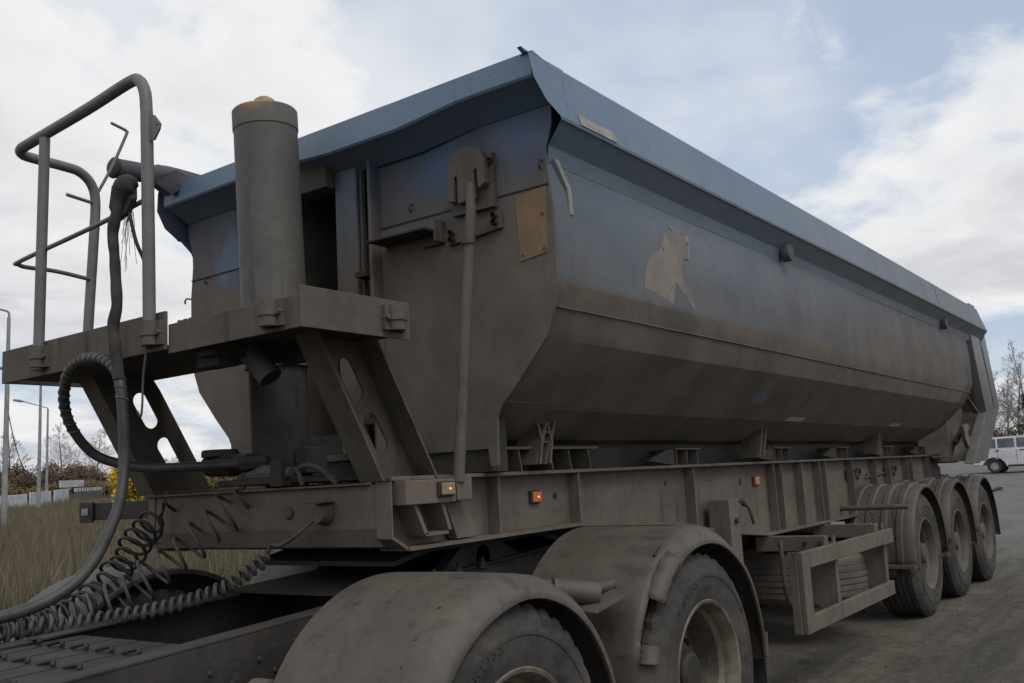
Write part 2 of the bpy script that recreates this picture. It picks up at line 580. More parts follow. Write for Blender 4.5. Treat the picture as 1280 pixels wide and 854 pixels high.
def hump(x, y):
    return 0.018 * mnoise.noise(Vector((x * 0.9, y * 0.9, 0))) + 0.05 * mnoise.noise(Vector((x * 0.22, y * 0.22, 4.0))) * min(1, max(0, math.hypot(x - 6, y - 3) - 9) / 10)


def lot_edge(x):
    """y of the border between the yard and the field"""
    e = 6.9 + 0.4 * math.sin(x * 0.4) + 0.5 * mnoise.noise(Vector((x * 0.5, 2.0, 0)))
    if x > 16:
        e += (x - 16) * 0.75
    return e


def grid_mesh(name, xs, ys, zf, mat, keep=None, kind='structure', smooth=True):
    vs, fs, idx = [], [], {}
    nx, ny = len(xs), len(ys)
    for j, y in enumerate(ys):
        for i, x in enumerate(xs):
            vs.append((x, y, zf(x, y)))
    for j in range(ny - 1):
        for i in range(nx - 1):
            if keep is None or keep((xs[i] + xs[i + 1]) / 2, (ys[j] + ys[j + 1]) / 2):
                a = j * nx + i
                fs.append((a, a + 1, a + nx + 1, a + nx))
    me = bpy.data.meshes.new(name)
    me.from_pydata(vs, [], fs)
    if smooth:
        me.polygons.foreach_set('use_smooth', [True] * len(me.polygons))
    me.materials.append(MATS[mat])
    o = place(name, me, (0, 0, 0))
    o['kind'] = kind
    return o


def ground_mats():
    m, t, b, pos, geo = new_mat('field_soil')
    n = t.noise(pos, 0.25, 6, 0.6)
    n2 = t.noise(pos, 3.5, 6, 0.7)
    c = t.mix(t.maprange(n, 0.38, 0.62, 0, 1), (0.125, 0.102, 0.064), (0.09, 0.078, 0.046))
    c = t.mix(t.maprange(n2, 0.35, 0.7, 0, 0.7), c, (0.15, 0.122, 0.078))
    c = t.mix(t.maprange(t.noise(pos, 0.11, 3, 0.5), 0.52, 0.66, 0, 0.8), c, (0.12, 0.10, 0.045))
    t.set(b.inputs['Base Color'], c)
    b.inputs['Roughness'].default_value = 0.95
    b.inputs['Specular IOR Level'].default_value = 0.1
    bump(t, b, n2, 0.7, 0.15)
    m, t, b, pos, geo = new_mat('yard_dirt')
    big = t.noise(pos, 0.35, 6, 0.62)
    mid = t.noise(pos, 1.7, 7, 0.65, 0.3)
    fine = t.noise(pos, 17, 8, 0.78)
    track = t.noise(t.vmath('MULTIPLY', pos, (0.18, 2.4, 1.0)), 1.0, 5, 0.6)
    c = t.mix(t.maprange(big, 0.36, 0.64, 0, 1), (0.076, 0.069, 0.055), (0.112, 0.102, 0.082))
    c = t.mix(t.maprange(mid, 0.42, 0.68, 0, 0.75), c, (0.15, 0.136, 0.108))
    c = t.mix(t.maprange(track, 0.48, 0.62, 0, 0.65), c, (0.046, 0.042, 0.036))
    c = t.mix(t.maprange(fine, 0.50, 0.72, 0, 0.8), c, (0.19, 0.171, 0.138))
    blot = t.noise(pos, 5.0, 7, 0.7, 0.5)
    c = t.mix(t.maprange(blot, 0.52, 0.64, 0, 0.6), c, (0.048, 0.043, 0.036))
    c = t.mix(t.maprange(fine, 0.42, 0.26, 0, 0.8), c, (0.035, 0.033, 0.030))
    sep = t.n('ShaderNodeSeparateXYZ', i_0=pos)
    # grey asphalt further off in the yard
    far = t.math('MULTIPLY', t.maprange(sep.outputs[0], 14, 20, 0, 1), 1.0)
    asphalt = t.mix(t.maprange(t.noise(pos, 0.8, 6, 0.65), 0.35, 0.65, 0, 1), (0.10, 0.10, 0.10), (0.14, 0.14, 0.139))
    c = t.mix(t.math('MULTIPLY', far, t.maprange(mid, 0.25, 0.5, 0.6, 1.0)), c, asphalt)
    t.set(b.inputs['Base Color'], c)
    t.set(b.inputs['Roughness'], t.maprange(mid, 0.35, 0.6, 0.72, 0.95))
    b.inputs['Specular IOR Level'].default_value = 0.25
    bump(t, b, t.math('ADD', fine, t.math('MULTIPLY', mid, 1.5)), 0.55, 0.03)


ground_mats()


def spaced(a, b, near, far, c):
    """coordinates from a to b, dense round c"""
    out = [c]
    for sgn, lim in ((1, b), (-1, a)):
        x, st = c, near
        while (lim - x) * sgn > 0:
            x += sgn * st
            st = min(far, st * 1.10) if abs(x - c) > 14 else near
            out.append(x)
    return sorted(out)


gx = spaced(-700, 900, 1.0, 60, 6)
gy = spaced(-700, 900, 1.0, 60, 6)
grid_mesh('ground', gx, gy, lambda x, y: rise(x, y) + hump(x, y) - (0.12 if y < lot_edge(x) - 0.6 else 0.0), 'field_soil')
lx = spaced(-40, 75, 0.35, 3.0, 8)
ly = spaced(-40, 52, 0.35, 3.0, 3)
grid_mesh('yard', lx, ly, lambda x, y: rise(x, y) + hump(x, y) * 0.8 + 0.004, 'yard_dirt', keep=lambda x, y: y < lot_edge(x))

# ------------------------------------------------------------------ trailer
CY = 3.28
T = thing('tipper_trailer', 'dusty blue half-pipe tipper semi-trailer on three axles, filling the picture', 'trailer', (8.0, CY, 0.0))


def mir(y):
    return 2 * CY - y


# half profile of the tub: (half width, z)
PROF = [(1.204, 2.72), (1.2085, 2.62), (1.225, 2.45), (1.225, 2.13), (1.205, 2.03), (1.155, 1.905), (1.01, 1.745), (0.905, 1.64), (0.70, 1.52), (0.42, 1.465), (0.0, 1.45)]


def tub_end(z):
    return 11.62 if z > 2.15 else 11.62 - (2.15 - z) * 0.95


def make_tub():
    full = [(CY - w, z) for w, z in PROF] + [(CY + w, z) for w, z in PROF[-2::-1]]
    b = MB()
    st = [3.178] + [3.178 + (11.0 - 3.178) * i / 9 for i in range(1, 10)]
    rows = []
    for x in st:
        rows.append([(x, y, z) for y, z in full])
    rows.append([(tub_end(z), y, z) for y, z in full])
    n = len(full)
    # dents: plates bow in slightly between the ribs, with a few dents
    vs = []
    for i, rw in enumerate(rows):
        for k, (x, y, z) in enumerate(rw):
            d = 0.0
            if 0 < i < len(rows) - 1 and 1 <= k < n - 1:
                d = 0.006 * mnoise.noise(Vector((x * 1.7, y, z * 3)))
            vs.append((x, y + (d if y < CY else -d), z))
    fs = []
    for i in range(len(rows) - 1):
        for k in range(n - 1):
            a = i * n + k
            fs.append((a, a + n, a + n + 1, a + 1))
    b.add(vs, fs)
    o = b.build('tub', 'tub_blue', T, smooth=12)
    sd = o.modifiers.new('plate', 'SOLIDIFY')
    sd.thickness = 0.006
    sd.offset = -1
    return o


tub = make_tub()

# front wall with the niche for the hoist
def front_wall():
    half = [(1.255, 3.0), (1.25, 2.80), (1.216, 2.70), (1.212, 2.62), (1.230, 2.45), (1.232, 2.13), (1.212, 2.03), (1.160, 1.905), (1.015, 1.745), (0.91, 1.64), (0.888, 1.60), (0.88, 1.395), (0.84, 1.395), (0.83, 1.47)]
    near = [(CY - w, z) for w, z in half]
    far = [(CY + w, z) for w, z in half[::-1]]
    outer = near + far
    niche = [(3.03, 2.96), (3.03, 1.50), (3.66, 1.50), (3.66, 2.96)]
    MB().prism([(p[0], p[1]) for p in outer], 0, 3.165, 3.177, holes=[niche]).build('front_wall', 'front_blue', tub, bevel=0.002)
    b = MB()
    b.box(3.60, 3.61, 3.03, 3.66, 1.48, 2.96)
    b.box(3.178, 3.60, 3.02, 3.03, 1.48, 2.96)
    b.box(3.178, 3.60, 3.66, 3.67, 1.48, 2.96)
    b.box(3.178, 3.60, 3.02, 3.67, 1.47, 1.48)
    b.build('hoist_niche', 'front_blue', tub)
    # upright plates framing the niche
    MB().box(3.115, 3.135, 3.135, 3.275, 1.50, 2.965).build('niche_post', 'niche_blue', tub, bevel=0.003)
    b = MB().box(3.10, 3.164, 3.025, 3.045, 1.46, 2.95)
    b.box(3.136, 3.164, 3.118, 3.134, 1.50, 2.95)
    b.build('niche_flange', 'front_blue', tub, bevel=0.003)
    for z in (1.62, 1.86, 2.10, 2.31):
        MB().box(3.075, 3.15, 3.047, 3.117, z, z + 0.028).build('ladder_rung', 'dark_steel', tub)
    MB().box(3.06, 3.17, 3.28, 3.56, 2.79, 2.925).build('hoist_bracket', 'dusty_steel', tub, bevel=0.006)
    # horizontal seam of the two front sheets, a thin raised weld
    for ya, yb in ((2.062, 2.33), (2.565, 3.02), (3.68, 4.50)):
        MB().box(3.1595, 3.1649, ya, yb, 2.540, 2.545).build('sheet_seam', 'dark_steel', tub)
    MB().box(3.13, 3.61, 3.02, 3.67, 2.961, 2.97).build('niche_roof', 'front_blue', tub)
    for y_ in (2.66, mir(2.78)):  # beams added under the tub to block light through the gap
        MB().box(3.3, 11.4, y_, y_ + 0.12, 1.376, 1.53).build('tub_gap_beam', 'dark_steel', tub)
    MB().box(3.18, 3.3, 2.45, mir(2.45), 1.376, 1.60).build('tub_gap_beam', 'dark_steel', tub)


front_wall()


# top rails
def top_rail(side):
    def Y(w):
        return CY - w if side < 0 else CY + w
    # outer face of the rail with its curved cut front end
    prof = [(1.225, 3.045), (1.262, 3.05), (1.275, 3.035), (1.292, 2.93), (1.308, 2.845), (1.318, 2.80), (1.315, 2.788), (1.303, 2.785), (1.228, 2.705), (1.2095, 2.64), (1.206, 2.64), (1.214, 2.73), (1.214, 3.03)]
    front = [3.0, 2.99, 2.985, 2.99, 3.05, 3.13, 3.14, 3.15, 3.165, 3.18, 3.18, 3.175, 3.17]
    b = MB()
    k = len(prof)
    # extra ring so the end curves
    rows = []
    rows.append([(fx, Y(w), z) for fx, (w, z) in zip(front, prof)])
    for x in (3.3, 5.2, 7.4, 9.6, 11.6):
        rows.append([(x, Y(w), z) for w, z in prof])
    rows.append([(12.10 + (3.05 - z) * 1.15, Y(w), z) for w, z in prof])
    vs = [p for r_ in rows for p in r_]
    vs = [(x, y + 0.007 * mnoise.noise(Vector((x * 0.8, 3.3 * side, z * 2))) * (1 if 3.3 < x < 12 else 0), z + 0.005 * mnoise.noise(Vector((x * 0.7, 9, 0))) * (1 if 3.3 < x < 12 else 0)) for x, y, z in vs]
    fs = []
    for i in range(len(rows) - 1):
        for j in range(k):
            a, c = i * k + j, i * k + (j + 1) % k
            fs.append((a, c, c + k, a + k))
    fs.append(tuple((len(rows) - 1) * k + j for j in range(k)))
    b.add(vs, fs)
    return b.build('top_rail', 'rail_blue', tub, smooth=25)


rail_n = top_rail(-1)
rail_f = top_rail(1)
# doubled cap sheet on the front end of the near rail, rear cap
MB().box(3.05, 3.27, 2.02, 2.05, 3.0505, 3.058).build('rail_cap', 'rail_blue', tub, bevel=0.003)
MB().hexa([(9.92, 1.959, 2.80), (9.925, 1.959, 2.80), (9.925, 1.99, 2.80), (9.92, 1.99, 2.80)], [(9.92, 2.002, 3.035), (9.925, 2.002, 3.035), (9.925, 2.03, 3.035), (9.92, 2.03, 3.035)]).build('rail_joint', 'dark_steel', tub)
for s_ in (-1, 1):
    y = CY + s_ * 1.25
    MB().box(11.85, 12.16, min(y, y - s_ * 0.05), max(y, y - s_ * 0.05), 3.045, 3.085).build('rail_end_cap', 'rail_blue', tub, bevel=0.006)


# front lip: forward hood along the front edge
def front_lip():
    prof = [(3.165, 3.035), (3.02, 3.06), (3.008, 3.055), (3.005, 2.955), (3.012, 2.945), (3.055, 2.935), (3.160, 2.88), (3.164, 2.885), (3.06, 2.945), (3.018, 2.965), (3.02, 3.04), (3.164, 3.02)]
    ys = [2.008, 2.4, 2.76, 2.9, 3.2, 3.6, 4.0, 4.3, 4.53]
    rows = []
    for y in ys:
        sag = 0.0
        if 2.75 < y < 3.4:
            sag = 0.035
        rows.append([(x - (0.012 if sag and z < 2.97 else 0), y, z - (sag if z < 2.97 else 0) + 0.004 * mnoise.noise(Vector((y * 1.4, 0, 1)))) for x, z in prof])
    k = len(prof)
    b = MB()
    fs = []
    for i in range(len(rows) - 1):
        for j in range(k):
            a, c = i * k + j, i * k + (j + 1) % k
            fs.append((a, c, c + k, a + k))
    fs += [tuple(range(k)), tuple((len(rows) - 1) * k + j for j in range(k))]
    b.add([p for r_ in rows for p in r_], fs)
    b.build('front_lip', 'rail_blue', tub, smooth=25)
    MB().prism([(2.985, 3.075), (3.02, 3.06), (3.10, 3.06), (3.10, 3.068)], 1, 2.04, 2.06).build('corner_horn', 'rail_blue', tub)


front_lip()
# weld seam, a bright thin bead along the fold of each side
for s_ in (-1, 1):
    y = CY + s_ * 1.2065
    MB().tube([(3.19, y, 2.028), (5.5, y + 0.002 * s_, 2.031), (8.0, y, 2.029), (11.55, y, 2.03)], 0.0045, 6).build('weld_seam', 'dusty_steel', tub)
    y = CY + s_ * 0.925
    MB().tube([(3.2, y, 1.665), (3.95, y, 1.664)], 0.006, 6).build('edge_bead', 'dusty_steel', tub)
    MB().tube([(3.2, CY + s_ * 0.72, 1.545), (3.8, CY + s_ * 0.72, 1.545)], 0.005, 6).build('edge_bead', 'dusty_steel', tub)

# pale strips, plates, emblem
SY = CY - 1.2255
for poly in ([(3.205, 2.655), (3.235, 2.655), (3.318, 2.553), (3.288, 2.545)], [(3.288, 2.544), (3.318, 2.552), (3.328, 2.435), (3.300, 2.435)]):
    MB().prism(poly, 1, SY - 0.004, SY + 0.02).build('paint_strip', 'dirty_white', tub)
for x0, x1 in ((3.285, 3.44), (3.443, 3.585)):
    MB().hexa([(x0, 1.958, 2.802), (x1, 1.958, 2.802), (x1, 1.966, 2.802), (x0, 1.966, 2.802)],
              [(x0 - 0.003, 1.967, 2.848), (x1 - 0.003, 1.967, 2.848), (x1 - 0.003, 1.975, 2.848), (x0 - 0.003, 1.975, 2.848)]).build('reflective_strip', 'dirty_white', tub)
pl = MB().hexa([(3.161, 2.225, 2.24), (3.161, 2.085, 2.255), (3.1645, 2.085, 2.255), (3.1645, 2.225, 2.24)],
               [(3.161, 2.235, 2.525), (3.161, 2.075, 2.535), (3.1645, 2.075, 2.535), (3.1645, 2.235, 2.525)]).build('ochre_plate', 'ochre_plate', tub)
for (yy, zz) in ((2.10, 2.27), (2.21, 2.26), (2.10, 2.42)):
    MB().lathe([(0, 0.006), (0.006, 0.005), (0.007, 0)], (3.158, yy, zz), 0, 8).build('bolt', 'dark_steel', tub)
def decal(name, poly, mat, proud=0.0025, holes=None):
    mb = MB().prism(poly, 1, SY - proud, SY + 0.004, holes=holes)
    mb.v = [(x, y + max(0.0, (z - 2.45) / 0.17) * 0.0165, z) for x, y, z in mb.v]
    return mb.build(name, mat, tub)


BEAR = [(4.30, 2.545), (4.377, 2.560), (4.43, 2.553), (4.462, 2.535), (4.452, 2.502), (4.432, 2.512), (4.418, 2.49), (4.420, 2.455), (4.436, 2.418), (4.408, 2.415), (4.375, 2.415), (4.354, 2.381), (4.338, 2.319), (4.363, 2.286), (4.432, 2.237), (4.473, 2.160), (4.44, 2.16), (4.356, 2.212), (4.290, 2.253), (4.272, 2.278), (4.245, 2.241), (4.213, 2.135), (4.141, 2.137), (4.125, 2.175), (4.092, 2.177), (4.072, 2.135), (3.967, 2.138), (3.929, 2.178), (3.931, 2.247), (3.958, 2.312), (4.0, 2.36), (4.073, 2.405), (4.125, 2.425), (4.149, 2.47), (4.19, 2.512)]
e_ = decal('bear_emblem', BEAR, 'emblem_white', 0.0025, [[(4.148, 2.44), (4.155, 2.43), (4.152, 2.41), (4.143, 2.42)]])
e_['label'] = 'pale silhouette of a standing bear with open mouth'
decal('emblem_muzzle', [(4.435, 2.545), (4.452, 2.549), (4.468, 2.537), (4.462, 2.512), (4.450, 2.520)], 'emblem_clean', 0.0032)
decal('emblem_jaw', [(4.424, 2.452), (4.430, 2.455), (4.441, 2.496), (4.447, 2.494), (4.437, 2.45), (4.442, 2.418), (4.437, 2.416)], 'emblem_clean', 0.0032)
decal('emblem_ear', [(4.262, 2.562), (4.29, 2.55), (4.30, 2.556), (4.268, 2.572)], 'emblem_clean', 0.0032)
# reflective slabs low on the side, tarp bows under the rail
for x in (6.45, 9.1):
    MB().hexa([(x, CY - 0.912, 1.645), (x + 0.33, CY - 0.912, 1.645), (x + 0.33, CY - 0.905, 1.645), (x, CY - 0.905, 1.645)],
              [(x + 0.05, CY - 0.938, 1.672), (x + 0.38, CY - 0.938, 1.672), (x + 0.38, CY - 0.930, 1.672), (x + 0.05, CY - 0.930, 1.672)]).build('reflective_slab', 'dirty_white', tub)
for x in (5.86, 10.35):
    MB().lathe([(0.0, 0.0), (0.055, 0.0), (0.06, 0.01), (0.06, 0.05), (0.03, 0.055), (0.0, 0.055)], (x, 2.0, 2.69), 1, 18).build('tarp_roller', 'canvas_grey', tub, smooth=30)

# rear posts, gussets, tailgate, hinge hooks
for s_ in (-1, 1):
    def Y(w, s_=s_):
        return CY + s_ * w
    a, b2 = sorted((Y(1.235), Y(1.13)))
    MB().prism([(11.74, 2.80), (12.24, 2.80), (12.72, 1.87), (11.45, 1.25), (11.08, 1.25), (12.17, 1.83)], 1, a, b2).build('rear_post', 'post_grey', tub, bevel=0.01)
    a, b2 = sorted((Y(0.99), Y(0.98)))
    MB().prism([(11.25, 2.3), (11.8, 2.78), (12.12, 1.84), (11.25, 1.30), (11.12, 1.5)], 1, a, b2).build('rear_gusset', 'tub_blue', tub)
    a, b2 = sorted((Y(1.16), Y(1.10)))
    MB().prism([(11.5, 2.02), (11.52, 2.03), (12.13, 1.84), (12.11, 1.82)], 1, a, b2).build('gusset_edge', 'dusty_steel', tub)
    a, b2 = sorted((Y(1.16), Y(1.12)))
    MB().prism([(11.15, 1.66), (11.45, 1.69), (11.50, 1.64), (11.40, 1.62), (11.37, 1.57), (11.42, 1.54), (11.60, 1.53), (11.62, 1.48), (11.34, 1.42), (11.22, 1.50)], 1, a, b2).build('hinge_hook', 'cylinder_grey', tub, bevel=0.006)
    MB().tube([(11.2, Y(1.05), 1.48), (11.45, Y(1.08), 1.62), (11.6, Y(1.08), 1.55)], 0.03, 8).build('lock_arm', 'dark_steel', tub, smooth=40)
MB().prism([(12.26, 2.97), (12.38, 2.97), (12.90, 1.88), (11.65, 1.28), (11.5, 1.28), (12.75, 1.86)], 1, CY - 1.17, CY + 1.17).build('tailgate', 'tub_blue', tub, bevel=0.012)
for s_ in (-1, 1):
    y = CY + s_ * 1.2
    MB().prism([(12.50, 2.9), (12.85, 2.9), (13.30, 1.93), (12.05, 1.27), (11.75, 1.27), (12.98, 1.90)], 1, min(y, y - 0.08 * s_), max(y, y - 0.08 * s_)).build('tailgate_rib', 'post_grey', tub, bevel=0.008)
MB().tube([(11.95, CY - 0.9, 1.31), (11.95, CY + 0.9, 1.31)], 0.045, 14).build('hinge_shaft', 'dark_steel', tub, smooth=40)

# prop rod, its bracket, shelf on the front wall
BR = MB()
BR.prism([(2.345, 2.60), (2.345, 2.70), (2.365, 2.745), (2.41, 2.775), (2.47, 2.785), (2.52, 2.765), (2.55, 2.73), (2.56, 2.56), (2.52, 2.55), (2.515, 2.66), (2.50, 2.66), (2.50, 2.535), (2.41, 2.545), (2.405, 2.67), (2.39, 2.67), (2.385, 2.58)], 0, 3.10, 3.135)
BR.build('prop_bracket', 'dusty_steel', tub, bevel=0.004)
MB().box(3.137, 3.163, 2.33, 2.56, 2.50, 2.74).build('bracket_back', 'dusty_steel', tub)
MB().hexa([(3.145, 2.60, 2.375), (3.145, 2.305, 2.40), (3.163, 2.305, 2.40), (3.163, 2.60, 2.375)],
          [(3.145, 2.60, 2.44), (3.145, 2.305, 2.465), (3.163, 2.305, 2.465), (3.163, 2.60, 2.44)]).build('bracket_bar', 'dusty_steel', tub, bevel=0.003)
for yy, zz in ((2.33, 2.425), (2.33, 2.455), (2.57, 2.395), (2.57, 2.425), (2.335, 2.70), (2.555, 2.64)):
    MB().lathe([(0, 0.02), (0.012, 0.02), (0.014, 0.016), (0.014, 0)], (3.12, yy, zz), 0, 8).build('bolt', 'dark_steel', tub)
MB().tube([(3.07, 2.40, 2.60), (3.065, 2.402, 2.45), (2.955, 2.445, 1.34)], [0.018, 0.024, 0.024], 14).build('prop_rod', 'dusty_steel', tub, smooth=40)
MB().lathe([(0.024, 0), (0.03, 0), (0.03, 0.018), (0.024, 0.018)], (3.047, 2.409, 2.33), 2, 14, True).build('rod_collar', 'dusty_steel', tub, smooth=40)
MB().hexa([(3.04, 2.65, 2.445), (3.03, 2.99, 2.445), (3.164, 2.99, 2.445), (3.164, 2.65, 2.445)],
          [(3.04, 2.65, 2.457), (3.03, 2.99, 2.457), (3.164, 2.99, 2.457), (3.164, 2.65, 2.457)]).build('shelf_plate', 'dark_steel', tub, bevel=0.002)
MB().box(3.10, 3.164, 2.63, 2.645, 2.40, 2.50).build('shelf_lug', 'dusty_steel', tub)
MB().box(3.145, 3.164, 2.635, 2.75, 2.395, 2.403).build('shelf_stay', 'dark_steel', tub)
for yy, zz in ((2.09, 2.63), (2.82, 2.60), (4.35, 2.52)):
    MB().tube([(3.165, yy, zz + 0.02), (3.145, yy, zz + 0.015), (3.14, yy, zz - 0.01), (3.155, yy, zz - 0.02)], 0.005, 6).build('tarp_hook', 'dark_steel', tub)
MB().tube([(3.17, 4.505, 2.44), (3.15, 4.53, 2.445), (3.145, 4.54, 2.43), (3.15, 4.54, 2.415)], 0.005, 6).build('tarp_hook', 'dark_steel', tub)

# rolled tarpaulin on the far top rail
roll = MB()
pts = spline([(2.66, 4.45, 3.075), (2.8, 4.45, 3.085), (2.95, 4.46, 3.095), (3.2, 4.48, 3.11), (5, 4.5, 3.12), (9, 4.5, 3.12), (12, 4.5, 3.11)], 5)
roll.tube(pts, [0.052 if p.x < 2.9 else 0.062 + 0.01 * mnoise.noise(p * 3) for p in pts], 14).build('tarp_roll', 'canvas_grey', tub, smooth=50)
MB().lathe([(0.0, -0.015), (0.04, -0.012), (0.056, 0.0), (0.058, 0.012), (0.05, 0.02)], (2.65, 4.45, 3.075), 0, 18).build('roll_cap', 'dark_steel', tub, smooth=40)
MB().add([(2.86, 4.40, 3.06), (2.98, 4.36, 3.12), (3.06, 4.38, 3.10), (3.0, 4.38, 3.01), (2.97, 4.40, 2.985), (2.88, 4.41, 3.03), (2.87, 4.45, 3.06), (2.98, 4.46, 3.13), (3.06, 4.46, 3.11), (3.0, 4.46, 3.01), (2.97, 4.46, 2.985), (2.88, 4.46, 3.03)],
         [(0, 1, 2, 3, 4, 5), (11, 10, 9, 8, 7, 6), (0, 6, 7, 1), (1, 7, 8, 2), (2, 8, 9, 3), (3, 9, 10, 4), (4, 10, 11, 5), (5, 11, 6, 0)]).build('tarp_flap', 'canvas_grey', tub)

# ---------- chassis
chassis_bm = MB()
RY = {-1: 2.57, 1: 3.99}
WEB = [(2.62, 1.355), (11.55, 1.355), (11.9, 1.22), (11.9, 1.14), (10.2, 1.11), (8.75, 0.895), (6.3, 0.885), (5.6, 0.95), (5.1, 1.03), (4.8, 1.06), (3.9, 1.115), (2.70, 1.105), (2.62, 1.15)]
for s_ in (-1, 1):
    y = RY[s_]
    chassis_bm.prism(WEB, 1, y - 0.005, y + 0.005)
chassis = chassis_bm.build('chassis_rails', 'chassis_dust', T)
for s_ in (-1, 1):
    y = RY[s_]
    MB().box(2.62, 11.6, y - 0.075, y + 0.075, 1.3555, 1.3715).build('top_flange', 'chassis_dust', chassis, bevel=0.002)
    low = [(11.9, 1.14), (10.2, 1.11), (8.75, 0.895), (6.3, 0.885), (5.6, 0.95), (5.1, 1.03), (4.8, 1.06), (3.9, 1.115), (2.70, 1.105)]
    b = MB()
    vs = []
    for x, z in low:
        vs += [(x, y - 0.085, z - 0.001), (x, y + 0.075, z - 0.001), (x, y + 0.075, z - 0.015), (x, y - 0.085, z - 0.015)]
    fs = []
    for i in range(len(low) - 1):
        for j in range(4):
            a, c = i * 4 + j, i * 4 + (j + 1) % 4
            fs.append((a, c, c + 4, a + 4))
    fs += [(0, 1, 2, 3), tuple(len(vs) - 4 + j for j in range(4))]
    b.add(vs, fs).build('bottom_flange', 'chassis_dust', chassis)

    def zlow(x):
        for (x0, z0), (x1, z1) in zip(low, low[1:]):
            if x1 <= x <= x0:
                return z0 + (z1 - z0) * (x - x0) / (x1 - x0)
        return 1.1
    for x in (3.29, 3.94, 5.22, 6.52, 6.66, 7.08, 7.50, 7.63, 8.35, 9.05, 9.52, 10.2, 10.38, 11.1):
        yo = y + s_ * 0.006
        a, c = sorted((yo, y + s_ * 0.068))
        MB().box(x, x + 0.012, a, c, zlow(x) + 0.002, 1.3545).build('stiffener', 'chassis_dust', chassis)
for x in (3.2, 4.4, 5.6, 6.9, 8.2, 9.4, 10.6, 11.7):
    MB().box(x, x + 0.12, 2.576, 3.984, 1.17, 1.30).build('cross_member', 'dark_steel', chassis)
# front cross beam
b = MB()
b.prism([(2.612, 1.345), (2.606, 1.18), (2.63, 1.11), (2.70, 1.10), (2.70, 1.112), (2.635, 1.122), (2.618, 1.185), (2.618, 1.345)], 1, 2.565, 4.045)
b.build('front_beam', 'chassis_dust', chassis, bevel=0.002)
MB().box(2.585, 2.72, 2.60, 4.06, 1.3455, 1.3545).build('beam_top_plate', 'chassis_dust', chassis, bevel=0.002)
MB().box(2.70, 3.6, 2.58, 3.98, 1.098, 1.108).build('kingpin_plate', 'grease_black', chassis)
# end plate of near rail, brace feet and the outrigger blocks
for s_ in (-1, 1):
    y = RY[s_]
    yo, yi = y + s_ * 0.085, y + s_ * 0.006
    a, c = sorted((yo, yi))
    MB().prism([(2.603, 1.353), (2.611, 1.353), (2.611, 1.15), (2.69, 1.105), (2.685, 1.095), (2.603, 1.142)], 1, a, c).build('end_flange', 'chassis_dust', chassis)
    # pocket the diagonal brace stands in
    a, c = sorted((y + s_ * 0.006, y + s_ * 0.13))
    MB().box(2.64, 2.93, a, c, 1.262, 1.3545).build('brace_foot', 'chassis_dust', chassis, bevel=0.004)
    b = MB()
    a, c = sorted((y + s_ * 0.02, y + s_ * 0.11))
    b.prism([(2.70, 1.261), (2.72, 1.261), (2.78, 1.145), (2.76, 1.145)], 1, a, c)
    b.prism([(2.86, 1.261), (2.88, 1.261), (2.92, 1.155), (2.90, 1.155)], 1, a, c)
    b.box(2.765, 2.90, a, a + 0.015 if s_ > 0 else c, 1.14, 1.152)
    b.build('foot_gusset', 'chassis_dust', chassis)
# bracket at the foot of the prop rod with the clearance lamp
MB().box(2.935, 3.03, 2.435, 2.50, 1.265, 1.365).build('rod_foot', 'chassis_dust', chassis, bevel=0.005)
MB().prism([(2.93, 1.264), (3.05, 1.264), (3.14, 1.12), (3.0, 1.112)], 1, 2.50, 2.545).build('foot_plate', 'chassis_dust', chassis)


def marker(x, y, z, w=0.05, h=0.035, lens='amber_lens', glow=True):
    w *= 0.92
    m_ = MB().box(x - w, x + w, y - 0.012, y, z - h, z + h).build('marker_lamp', 'dark_steel', T, bevel=0.004)
    MB().box(x - w * 0.82, x + w * 0.82, y - 0.026, y - 0.0125, z - h * 0.8, z + h * 0.8).build('lens', lens, m_, bevel=0.006)
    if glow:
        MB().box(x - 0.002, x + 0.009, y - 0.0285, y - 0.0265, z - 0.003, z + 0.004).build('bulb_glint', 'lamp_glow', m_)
    return m_


marker(3.64, 2.564, 1.252, 0.045, 0.030)
marker(6.30, 2.564, 1.242, 0.05, 0.034, glow=False)
marker(9.95, 2.09, 0.985, 0.03, 0.03, 'red_lens', False)
marker(2.86, 2.439, 1.315, 0.052, 0.030, 'dusty_lens')
for y_ in (3.0, 3.55):  # tank pair added to hide a bright gap beneath the chassis
    MB().tube([(7.55, y_, 0.98), (7.58, y_, 0.98), (8.40, y_, 0.98), (8.43, y_, 0.98)], [0.08, 0.14, 0.14, 0.08], 18).build('air_tank', 'dark_steel', T, smooth=40)
# oval plates painted dark for the shade in the holes of the web
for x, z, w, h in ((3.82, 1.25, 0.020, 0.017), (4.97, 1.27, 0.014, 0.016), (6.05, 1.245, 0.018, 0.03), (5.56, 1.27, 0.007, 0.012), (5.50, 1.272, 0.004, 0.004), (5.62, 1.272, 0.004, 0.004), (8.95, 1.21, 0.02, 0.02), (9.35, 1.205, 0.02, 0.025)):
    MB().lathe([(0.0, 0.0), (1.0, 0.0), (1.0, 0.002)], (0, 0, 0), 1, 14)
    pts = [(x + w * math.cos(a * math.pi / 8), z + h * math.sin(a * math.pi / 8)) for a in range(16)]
    MB().prism(pts, 1, 2.5625, 2.5648).build('web_hole_shade', 'grease_black', chassis)
